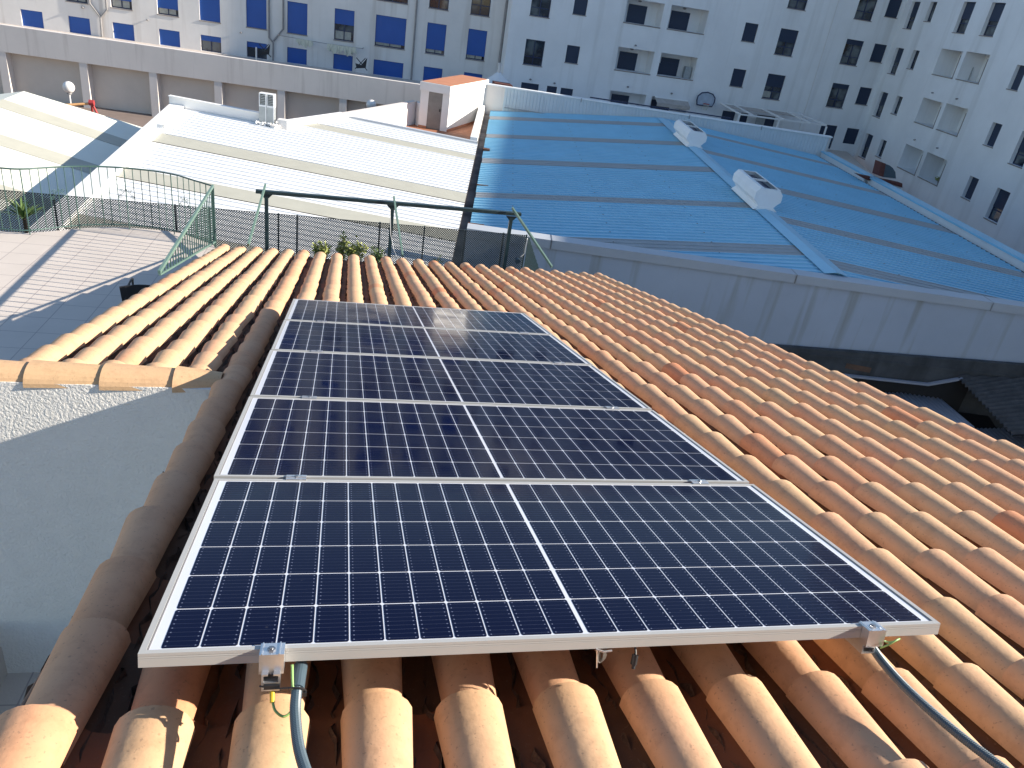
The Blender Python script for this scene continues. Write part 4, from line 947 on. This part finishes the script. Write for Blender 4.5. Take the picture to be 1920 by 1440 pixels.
def lampette(f, s, z, label, cat='wall lamp', grp='small lamps on the block walls', sz=0.10):
    b = B(); b.sphere(f(s, z, 0.10), sz, 10, 6, 0.7); b.tube([f(s, z+0.02, 0), f(s, z+0.02, 0.1)], 0.03, 6); tag(part('wall_lamp', b, 'pipe'), label, cat, grp)
def pipe(f, pts, r, root, m='pipe'):
    b = B(); b.tube([f(s, z, 0.09) for s, z in pts], r, 8); part('drainpipe', b, m, root)

# --- blue-shuttered block
ba = thing('apartment_block', (-8, 58, GZ), 'aged white apartment block with bright blue roller shutters and grey drainpipes', 'apartment block')
cols = [-25.2, -22.3, -19.55, -16.63, -13.95, -10.93, -8.24, -5.1, -1.94, 1.22, 4.10]
rnd = random.Random(3); ops = []; spec = []
upper = {0: .9, 1: .88, 2: .75, 3: .8, 4: .99, 5: .99, 6: .99, 7: .48, 8: .88, 9: .86, 10: .86}
for i, c in enumerate(cols):
    hw = 1.04 if i == 8 else 0.665
    for fl_, (z0, z1) in enumerate(((-6.0, -4.60), (-3.70, -1.73), (-0.81, 1.16), (2.07, 4.05), (4.95, 6.9))):
        if fl_ == 0: z0 = -5.6; sh_ = 1.0 if i not in (4, 5) else 0.35
        elif fl_ == 1: sh_ = upper[i]
        elif fl_ == 2: sh_ = 0.3 if i > 7 else 0.8
        else: sh_ = rnd.choice((1, 0.9, 0.5, 0.8))
        ops.append((c-hw, c+hw, z0, z1, 0.16)); spec.append((c-hw, c+hw, z0, z1, sh_, fl_, i))
f, d, nn = facade((5, 57, 0), -4, (-40, 6.15), (-5.7, 7.6), ops, 'facade_a', ba)
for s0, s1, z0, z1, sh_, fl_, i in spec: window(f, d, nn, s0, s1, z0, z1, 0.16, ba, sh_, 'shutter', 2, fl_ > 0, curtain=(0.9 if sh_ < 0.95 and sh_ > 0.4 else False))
fA = f
pipe(f, [(-21.49, 7.4), (-21.49, -3.63), (-20.9, -4.4), (-20.92, -5.6)], 0.07, ba); pipe(f, [(-20.45, 7.4), (-20.45, -3.9), (-20.88, -4.4)], 0.07, ba)
pipe(f, [(-10.11, 7.4), (-10.09, -4.17), (-9.82, -4.45), (-9.84, -5.6)], 0.06, ba); pipe(f, [(-9.14, 7.4), (-9.16, -3.5), (-9.80, -4.35)], 0.06, ba)
pipe(f, [(-0.30, 7.4), (-0.28, -5.6)], 0.06, ba); pipe(f, [(5.86, 7.4), (5.86, -4.1)], 0.09, ba); pipe(f, [(6.12, 7.4), (6.12, -4.05)], 0.05, ba)
b = B(); b.quad(fA(6.15, -6.6), fA(6.15, 7.6), fA(6.15, 7.6, -3.0), fA(6.15, -6.6, -3.0)); b.quad(fA(-40, 7.6), fA(6.15, 7.6), fA(6.15, 7.6, -12), fA(-40, 7.6, -12)); b.quad(fA(-40, 7.6), fA(-40, 7.6, -12), fA(-40, -7, -12), fA(-40, -7)); part('roof_and_flank', b, 'facade_a', ba)
b = B(); b.quad(fA(-32, -6.6), fA(6.15, -6.6), fA(6.15, -5.7), fA(-32, -5.7)); part('base_wall', b, 'facade_a', ba)
for s, z in ((-20.9+2.4, -3.95), (-13.0+0.9, -4.1), (-1.9+0.0, -4.3), (2.7, -4.25)): pass
lampette(fA, -21.95, -3.95, 'small dark wall lamp above the parapet, left end of the blue-shuttered block')
lampette(fA, -17.95, -4.15, 'flat round light on the white wall left of a ground-floor blue shutter', sz=0.08)
lampette(fA, -11.95, -4.1, 'flat oval light between two ground-floor blue shutters', sz=0.08)
# washing line with cloths
wl = thing('washing_line', tuple(fA(-6.5, -3.95, 0.5)), 'washing line with draped pale cloths below the first-floor blue shutters', 'washing line')
b = B(); b.tube([fA(-9.4, -3.88, 0.6), fA(-6.3, -3.98, 0.6), fA(-3.7, -3.96, 0.6)], 0.02, 6); b.tube([fA(-9.4, -3.88, 0.0), fA(-9.4, -3.88, 0.7)], 0.03, 6); b.tube([fA(-3.75, -3.96, 0.0), fA(-3.75, -3.96, 0.7)], 0.03, 6); part('line', b, 'pipe', wl)
def cloth(s0, s1, ztop, h, n=14, m='cloth', sag=0.18):
    b = B(); vs = []
    for i in range(n+1):
        q = i/n; s = s0+(s1-s0)*q; w_ = 0.06*math.sin(i*2.1); hh = h*(0.75+0.25*math.sin(i*1.3+s0))+sag*4*q*(1-q)
        for j in range(5): vs.append(fA(s+0.02*j*math.sin(i), ztop-hh*j/4, 0.62+w_*(j/4)))
    vs2 = [v+nn*0.02 for v in vs]
    F = [(i*5+j, i*5+j+1, (i+1)*5+j+1, (i+1)*5+j) for i in range(n) for j in range(4)]
    b.add(vs+vs2, F+[tuple(q+len(vs) for q in f_[::-1]) for f_ in F]); part('cloth', b, m, wl)
cloth(-8.25, -7.15, -3.92, 0.36); cloth(-6.15, -5.0, -3.97, 0.42); cloth(-5.0, -4.2, -3.96, 0.5)
# folded parasols / dark cloth chairs on the podium terrace
def dark_rack(s, z, label):
    t = thing('folded_chair', tuple(fA(s, z, 3.0)), label, 'folded chair', 'dark folded chairs on the upper terrace')
    b = B(); b.tube([fA(s-0.35, z, 3.0), fA(s+0.30, z+0.75, 3.0)], 0.03, 6); b.tube([fA(s+0.45, z, 3.0), fA(s-0.3, z+0.7, 3.0)], 0.03, 6); part('legs', b, 'black', t)
    b = B(); P = [fA(s-0.35, z+0.35, 3.0), fA(s+0.05, z+0.30, 3.1), fA(s+0.42, z+0.80, 3.05), fA(s+0.35, z+0.15, 3.1), fA(s-0.25, z+0.05, 3.1)]; b.prism(P, nn*0.04); part('sling', b, 'mesh_black', t)
dark_rack(-9.95, -5.05, 'dark folded sling chair above the parapet beside the fourth drainpipe')
dark_rack(-3.7, -5.05, 'dark folded sling chair leaning left of the widest blue shutter')
b = B(); b.tube([fA(-10.4, -5.6, 3.2), fA(-10.4, -4.55, 3.2)], 0.05, 8); tag(part('white_pole', b, 'globe'), 'short white pole in front of a half-open blue shuttered door', 'pole')

# --- white L-shaped block: centre facade and right wing
bd = thing('white_apartment_block', (25, 56, GZ), 'tall white L-shaped apartment block with dark windows and recessed balconies on the right', 'apartment block')
FL = [(0.0, 3.16*0+0.0)]
ops = []; spec = []; fh = 3.13
# centre facade: (s0, s1, ztop rel first floor, height, kind)
first = [(5.27, 6.65, -1.75, 1.64, 'w', .0, 2), (8.27, 9.23, -1.76, 1.14, 's', 1.0, 2), (12.04, 14.83, -1.39, 1.52, 'b', 12.6, 14.0), (15.36, 18.25, -1.37, 1.52, 'b', 15.9, 17.35),
         (21.29, 22.36, -1.71, 1.22, 's', 1.0, 1), (24.2, 25.7, -1.71, 1.76, 'w', .5, 2), (29.82, 31.33, -1.70, 1.74, 'w', .2, 2), (32.28, 33.38, -1.71, 1.25, 's', 1.0, 2)]
rnd = random.Random(5)
for k in range(4):
    for (s0, s1, zt_, h, kd, p1, p2) in first:
        z1 = zt_+fh*k; z0 = z1-h
        if z1 > 7.9: continue
        dp = 1.15 if kd == 'b' else 0.14
        ops.append((s0, s1, z0, z1, dp)); spec.append((kd, s0, s1, z0, z1, p1, p2, k))
for (s0, s1, z1, z0, kd, p1, p2) in ((5.36, 6.66, -4.59, -6.55, 's', 1, 2), (7.27, 8.02, -4.60, -5.7, 's', 1, 1), (8.31, 9.24, -4.61, -5.7, 's', 1, 1), (12.06, 14.9, -4.35, -6.58, 'b', 12.62, 14.0), (15.36, 18.3, -4.37, -6.58, 'b', 15.87, 17.38),
        (21.3, 22.4, -4.72, -6.58, 's', 1, 1), (22.85, 23.5, -4.70, -6.58, 's', 1, 1), (24.22, 25.85, -4.69, -6.58, 's', 1, 2), (29.98, 31.45, -4.77, -6.56, 's', 1, 2), (32.35, 33.5, -4.80, -6.0, 's', 1, 2)):
    dp = 1.15 if kd == 'b' else 0.14; ops.append((s0, s1, z0, z1, dp)); spec.append((kd, s0, s1, z0, z1, p1, p2, -1))
f, d, nn = facade((7, 55, 0), 1, (3.95, 33.9), (-7.0, 8.3), ops, 'facade_d', bd); fD = f; dD, nD = d, nn
def fill(f, d, nn, spec):
    for kd, s0, s1, z0, z1, p1, p2, k in spec:
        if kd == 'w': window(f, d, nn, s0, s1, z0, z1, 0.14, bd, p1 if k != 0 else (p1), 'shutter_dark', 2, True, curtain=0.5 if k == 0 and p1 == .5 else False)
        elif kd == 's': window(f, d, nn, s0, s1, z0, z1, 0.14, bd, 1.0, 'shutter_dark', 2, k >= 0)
        elif kd == 'b':
            b = B(); zz = z1-0.34; b.obox(f(p1, z0+0.002, -1.149), d*(p2-p1), nn*0.05, V(0, 0, zz-z0)); dr = part('balcony_door', b, 'shutter_dark', bd)
            b = B(); b.obox(f(p1, z0+(zz-z0)*0.72, -1.098), d*(p2-p1), nn*0.01, V(0, 0, 0.04)); part('door_rail', b, 'frame_blue', dr)
            b = B(); b.obox(f(s0-0.02, z0-0.07, 0.003), d*(s1-s0+0.04), nn*0.03, V(0, 0, 0.068)); part('balcony_edge', b, 'sill', bd)
fill(f, d, nn, spec)
b = B(); b.tube([f(28.1, 8.2, 0.06), f(28.1, -6.5, 0.06)], 0.02, 6); part('cable_duct', b, 'facade_a', bd)
for s, z, l in ((5.95, -4.32, 'wall lamp above the leftmost ground-floor window of the white block'), (7.75, -4.36, 'wall lamp over the pair of small ground-floor windows'), (13.3, -3.95, 'tiny lamp above the left ground-floor balcony'),
                (13.25, -1.15, 'lantern above the left first-floor balcony recess'), (16.8, -4.0, 'tiny lamp above the awning balcony')):
    lampette(f, s, z, l, sz=0.09)
for s, z, l in ((13.35, -1.55, 'ceiling lamp inside the left first-floor balcony recess'), (13.25, 1.58, 'ceiling lamp inside the left second-floor balcony recess'), (16.7, 1.58, 'ceiling lamp inside the right second-floor balcony recess')):
    b = B(); b.sphere(f(s, z+0.08, -0.8), 0.14, 10, 6, 0.5); tag(part('ceiling_lamp', b, 'pipe'), l, 'lamp', 'lamps in the balcony recesses')
# balcony unit and awning
b = B(); b.obox(f(17.65, -2.88, -0.75), d*0.5, nn*0.35, V(0, 0, 0.8)); tag(part('cabinet', b, 'galv'), 'grey metal unit on the right first-floor balcony', 'cabinet')
b = B(); b.obox(f(15.42, -2.88, -1.0), d*0.4, nn*0.3, V(0, 0, 0.75)); tag(part('cabinet', b, 'shutter_dark'), 'dark cabinet at the left side of the right first-floor balcony', 'cabinet')
aw = thing('awning', tuple(f(16.8, -4.4, 0.3)), 'rolled pale awning over the right ground-floor balcony of the white block', 'awning')
b = B(); b.prism([f(15.55, -4.42, 0.05), f(18.2, -4.42, 0.05), f(18.2, -4.72, 0.75), f(15.55, -4.72, 0.75)], V(0, 0, 0.05)); b.obox(f(15.55, -4.92, 0.75), d*2.65, nn*0.03, V(0, 0, 0.22)); part('cloth', b, 'awning', aw)
b = B(); b.tube([f(15.55, -4.40, 0.1), f(18.2, -4.40, 0.1)], 0.07, 8); part('roller', b, 'flash_white', aw)
# hoop
hp = thing('basketball_hoop', tuple(f(19.5, -4.1, 0.3)), 'basketball backboard with rim and net on the white block wall', 'basketball hoop')
pts = [(-0.62, -0.42), (0.62, -0.42), (0.72, -0.1), (0.70, 0.2), (0.45, 0.45), (0, 0.54), (-0.45, 0.45), (-0.70, 0.2), (-0.72, -0.1)]
b = B(); b.prism([f(19.52+x, -4.10+z, 0.30) for x, z in pts], nn*0.03); part('backboard', b, 'hoop', hp)
b = B(); pl = pts+[pts[0]]; b.tube([f(19.52+x, -4.10+z, 0.335) for x, z in pl], 0.045, 6); part('board_edge', b, 'frame_blue', hp)
b = B(); b.tube([f(19.52+0.23*math.cos(a), -4.36, 0.6+0.23*math.sin(a)) for a in np.linspace(0, 6.283, 16)], 0.018, 6); part('rim', b, 'red', hp)
b = B()
for i in range(12):
    a = i/12*6.283; b.tube([f(19.52+0.22*math.cos(a), -4.37, 0.6+0.22*math.sin(a)), f(19.52+0.11*math.cos(a+0.5), -4.8, 0.6+0.11*math.sin(a+0.5))], 0.008, 4)
part('net', b, 'cloth', hp)
# pergola over the terrace
pg = thing('white_pergola', (29.5, 51.5, -6.6), 'white-framed pergola with open roof bars on the terrace below the white block', 'pergola')
Yp = 50.0; zp = -4.24
b = B(); b.beam((26.9, Yp, zp), (33.9, Yp+0.15, zp), 0.10, 0.10); part('front_beam', b, 'flash_white', pg); b = B(); b.beam((27.5, 54.75, -4.17), (34.3, 54.8, -4.17), 0.10, 0.10); part('wall_beam', b, 'flash_white', pg)
for x0, x1 in ((26.9, 27.66), (28.0, 28.77), (30.45, 31.09), (32.54, 33.29), (33.8, 34.25)):
    b = B(); b.beam((x0, Yp, zp+0.03), (x1, 54.85, -4.15), 0.09, 0.09); part('roof_bar', b, 'flash_white', pg)
for x in (26.95, 30.05, 33.85):
    b = B(); b.box(x-0.05, x+0.05, Yp-0.05, Yp+0.05, -6.6, zp-0.05); part('post', b, 'flash_white', pg)
b = B(); b.prism([(27.6, 54.85, -4.24), (33.4, 54.9, -4.24), (33.3, 53.2, -4.27), (27.5, 53.2, -4.27)], V(0, 0, 0.05)); part('canopy_cloth', b, 'awning', pg)
b = B(); b.obox((30.9, 54.85, -5.6), (0.75, 0, 0), (0, -0.05, 0), (0, 0, 0.75)); tag(part('wall_panel', b, 'galv'), 'small square framed panel on the wall under the pergola', 'panel')
# dark handrail strip on clad parapet
b = B(); b.beam(lp(5.2, 20.9, -3.30), lp(13.0, 21.0, -3.28), 0.05, 0.06); tag(part('dark_rail', b, 'frame_blue'), 'dark horizontal rail just above the clad parapet', 'rail')
# brick planter and white canopy at the joint of the blocks
b = B(); b.prism([(9.0, 47.0, -4.35), (10.4, 47.0, -4.30), (10.1, 47.0, -3.98), (9.0, 47.0, -3.95)], (0, 0.9, 0)); tag(part('brick_parapet', b, 'brick_dark'), 'dark red brick box edge above the cream wall right of the hut', 'brickwork')
t = thing('white_hood', (9.6, 52, -5), 'small white conical hood between the two apartment blocks', 'hood')
b = B(); c0 = V(10.25, 53, -3.85)
P = [c0+V(1.3*math.cos(a), 0.9*math.sin(a), -1.0) for a in np.linspace(0, 2*math.pi, 13)[:-1]]; b.add(P+[c0], [(i, (i+1) % 12, 12) for i in range(12)]); part('hood_cone', b, 'facade_d', t)
b = B(); b.tube([c0+V(0, 0, -0.1), c0+V(0, 0, 0.5)], 0.12, 8); part('flue', b, 'facade_a', t)

# right wing
ops = []; spec = []
eg = [(-2.36, -1.02, -1.75, 1.80, 'w', .55, 1), (-4.90, -3.92, -1.72, 1.24, 'w', .0, 1), (-10.70, -7.88, -1.37, 1.60, 'r', 0, 0), (-13.95, -11.15, -1.33, 1.62, 'r', 0, 0), (-18.05, -17.03, -1.62, 1.28, 'w', 1, 1), (-21.4, -20.08, -1.62, 1.75, 'w', .6, 1)]
for k in range(-1, 4):
    for (s0, s1, zt_, h, kd, p1, p2) in eg:
        z1 = zt_+fh*k
        if k == 2 and kd == 'r': kd = 'w'; (s0, s1) = (-10.0, -8.5) if s0 == -10.70 else (-13.4, -11.9); zt_ = -1.65; h = 1.82; z1 = zt_+fh*k; p1 = .55; p2 = 1
        if z1 > 8.0: continue
        z0 = z1-h; dp = 1.3 if kd == 'r' else 0.28; ops.append((s0, s1, z0, z1, dp)); spec.append((kd, s0, s1, z0, z1, p1, p2, k))
f, d, nn = facade((40.7, 55.6, 0), 78, (-64, 0), (-10.2, 8.3), ops, 'facade_d', bd, flip=-1); fE = f
for kd, s0, s1, z0, z1, p1, p2, k in spec:
    if kd == 'w': window(f, d, nn, s0, s1, z0, z1, 0.26, bd, p1, 'shutter_dark', p2, True)
    else:
        b = B(); b.obox(f(s0-0.02, z0-0.06, 0.003), d*(s1-s0+0.04), nn*0.03, V(0, 0, 0.058)); b.obox(f(s0+0.003, z0, 0.003), d*0.05, nn*0.03, V(0, 0, (z1-z0)*0.85)); part('balcony_edge', b, 'sill', bd)
        if (k+int(s0)) % 2 == 0: b = B(); b.obox(f(s0+0.7, z0+0.002, -1.29), d*1.1, nn*0.04, V(0, 0, 1.25)); part('balcony_door', b, 'awning', bd)
b = B(); zt8 = 8.3
b.obox(f(-12, 8.31, -0.02), d*12, -nn*11, V(0, 0, 8.2))  # tall block added out of view to keep the sun off the centre facade
b.add([f(0, zt8), f(-64, zt8), f(-64, zt8)+V(12, 0, 0), f(0, zt8)+V(12, 0, 0)], [(0, 1, 2, 3)]); b.add([f(0, zt8)+V(12, 0, 0), f(-64, zt8)+V(12, 0, 0), f(-64, -8)+V(12, 0, 0), f(0, -8)+V(12, 0, 0)], [(0, 1, 2, 3)])
b.add([f(-64, zt8), f(-64, -8), f(-64, -8)+V(12, 0, 0), f(-64, zt8)+V(12, 0, 0)], [(0, 1, 2, 3)]); b.add([fD(3.95, zt8), fD(34, zt8), fD(46, zt8, -12), fD(3.95, zt8, -12)], [(0, 1, 2, 3)]); b.add([fD(3.95, zt8, -12), fD(46, zt8, -12), fD(46, -8, -12), fD(3.95, -8, -12)], [(0, 1, 2, 3)])
b.add([fD(3.95, zt8), fD(3.95, -8), fD(3.95, -8, -12), fD(3.95, zt8, -12)], [(0, 1, 2, 3)]); part('roof_and_shade_block', b, 'facade_d', bd)
for s, z, l in ((-9.0, -4.05, 'tiny wall lamp above the left recess of the lowest balcony pair on the right wing'), (-12.3, -4.0, 'tiny wall lamp above the right recess of the lowest balcony pair'), (-9.0, -0.95, 'tiny wall lamp above the left recess of the middle balcony pair'), (-12.3, -0.93, 'tiny wall lamp above the right recess of the middle balcony pair')):
    lampette(fE, s, z, l, sz=0.07)
b = B(); b.obox(fE(-10.0, 0.17, -0.5), dD*0.03, V(0, -1.4, 0)*0.9, V(0, 0, 0.8)); tag(part('balcony_table', b, 'galv'), 'pale cloth-covered table on the upper left recess of the right wing', 'table')
b = B(); pc = fE(-13.0, -5.95, -0.45)
bush('potted_plant', (pc[0], pc[1], -6.03), 0.4, 0.3, 160, 'leaf', 'dark leafy plant in the lowest right balcony recess', leaf=(0.12, 0.03), group=None)

# brick chimney with arched hood near the right parapet
cm = thing('arched_chimney', tuple(lp(20.2, 11.5, -5.5)), 'dark red brick chimney with a grey arched hood and red ledge beside the right wing', 'chimney')
def cpt(x, z, y=36.0): return V(x, y, z)
def atY(x, y, Y):
    r = M.T@V((x-960)/FPX, (y-720)/FPX, 1); return CAM+r*(Y-CAM[1])/r[1]
b = B(); P = [atY(x, y, 31.0) for x, y in ((1608, 327), (1692, 344), (1692, 352), (1660, 341), (1627, 338))]; b.prism(P, (0, 0.35, 0)); part('brick_ledge', b, 'brick_dark', cm)
P = [atY(x, y, 31.05) for x, y in ((1647, 329), (1653, 304), (1661, 307), (1656, 332))]; b = B(); b.prism(P, (0, 0.5, 0)); part('brick_stack', b, 'brick_dark', cm)
P = [atY(x, y, 31.2) for x, y in ((1656, 332), (1661, 308), (1668, 310), (1674, 315), (1679, 323), (1680, 335))]; b = B(); b.prism(P, (0, 0.4, 0)); part('arched_hood', b, 'conduit', cm)
P = [atY(x, y, 31.1) for x, y in ((1625, 338), (1660, 342), (1692, 352), (1686, 375), (1640, 365))]; b = B(); b.prism(P, (0, 0.3, 0)); part('white_base', b, 'facade_d', cm)

# ================================================================ LOW YARD RIGHT OF THE HOUSE
yw = thing('yard_wall', tuple(lp(9, -4.9, GZ)), 'dirty dark concrete wall with brick patches at the foot of the long stained wall', 'wall')
b = B(); P = [lp(4, -4.80, GZ), lp(22, -4.80, GZ), lp(22, -4.80, -4.75), lp(7.7, -4.80, -5.62), lp(4, -4.80, -5.84)]; b.prism(P, -E2*0.14); part('wall_body', b, 'concrete_dark', yw)
b = B(); b.prism([lp(4, -4.941, -5.86), lp(22, -4.941, -5.35), lp(22, -4.941, -5.29), lp(4, -4.941, -5.80)], -E2*0.03); part('ledge', b, 'concrete_dark', yw)
MT['brick_patch'] = mat('brick_patch', (0.20, 0.10, 0.06), 0.9, col2=(0.08, 0.06, 0.045), scale=2.5)
b = B(); b.prism([lp(9.95, -4.95, -5.93), lp(10.62, -4.95, -5.97), lp(10.62, -4.95, -5.83), lp(9.95, -4.95, -5.79)], -E2*0.012); part('brick_patch', b, 'brick_patch', yw)
b = B(); b.prism([lp(5.0, -4.95, GZ), lp(13.3, -4.95, GZ), lp(13.3, -4.95, -5.80), lp(12.2, -4.95, -6.08), lp(5.0, -4.95, -6.28)], -E2*0.03); part('shade_gap_strip', b, 'dark_void', yw)  # near-black strip painted for the unlit void below the flashing
def atZ(x, y, z):
    r = M.T@V((x-960)/FPX, (y-720)/FPX, 1); return CAM+r*(z-CAM[2])/r[2]
gf = thing('yard_flashing', (15, 13.5, -6.3), 'pale bent metal flashing along the foot of the dark yard wall', 'flashing')
b = B(); P = [lp(9.3, -5.06, -6.10), lp(12.15, -5.06, -6.03), lp(12.95, -5.06, -5.74)]
for p0, p1 in zip(P[:-1], P[1:]): b.beam(p0, p1, 0.10, 0.05)
part('strip', b, 'pale_sheet', gf)
def corr(name, A, Bp, Cp, Dp, n, h, m, label, cat='roof', group=None):
    """corrugated sheet: ribs run from edge A-B towards D-C"""
    t = thing(name, tuple((A+Bp+Cp+Dp)/4), label, cat, group); b = B(); vs = []
    N = n*6
    for i in range(N+1):
        q = i/N; z = h*math.sin(q*n*2*math.pi); vs += [A+(Bp-A)*q+V(0, 0, z), Dp+(Cp-Dp)*q+V(0, 0, z)]
    k = len(vs); vs += [v-V(0, 0, 0.03) for v in vs]
    b.add(vs, [(2*i, 2*i+1, 2*i+3, 2*i+2) for i in range(N)]+[(k+2*i, k+2*i+2, k+2*i+3, k+2*i+1) for i in range(N)]+[(2*i, 2*i+2, k+2*i+2, k+2*i) for i in range(N)])
    part('corrugated_sheet', b, m, t, smooth=True); return t
corr('yard_roof', atZ(1560, 735, -6.4), atZ(1752, 737, -6.4), atZ(1828, 801, -6.5), atZ(1600, 801, -6.5), 26, 0.02, 'pale_sheet', 'pale lilac corrugated sheet low down just beyond the right roof edge', 'roof sheet', 'pale corrugated sheets in the yard')
corr('yard_roof', atZ(1700, 803, -6.6), atZ(1908, 803, -6.6), atZ(1990, 870, -6.7), atZ(1760, 890, -6.7), 26, 0.02, 'pale_sheet', 'pale lilac corrugated sheet nearest the right border of the photo', 'roof sheet', 'pale corrugated sheets in the yard')
corr('fibre_cement_roof', atZ(1795, 705, -5.72), atZ(1900, 815, -6.1), atZ(2250, 800, -5.3), atZ(2150, 640, -4.8), 16, 0.035, 'asbestos', 'dark grey corrugated fibre cement roof in deep shade at the right border', 'roof')
b = B(); b.add([(4.9, -5, GZ-0.05), (26, -5, GZ-0.05), (26, 14.5, GZ-0.05), (4.9, 16.2, GZ-0.05)], [(0, 1, 2, 3)]); struct('yard_ground', b, 'concrete_dark')
b = B(); b.add([(5.2, 4, -6.75), (13.0, 4, -6.75), (17.5, 13.9, -6.75), (6.5, 15.4, -6.75)], [(0, 1, 2, 3)]); struct('yard_void_sheet', b, 'dark_void')  # near-black sheet, the deep shade of the yard put into its colour
# neighbouring house east of the yard (outside the frame, shades the yard)
nb_ = thing('neighbour_house', (22, 3, GZ), 'plain neighbouring house beyond the right border, shading the yard', 'house')
b = B(); b.box(19.5, 28, -8, 10.8, GZ, 1.0); part('wall', b, 'white_paint', nb_)
b = B(); b.prism([(19.3, -8.2, 1.0), (23.7, -8.2, 1.6), (28.2, -8.2, 1.0)], (0, 19.2, 0)); part('roof', b, 'terracotta_roof', nb_)
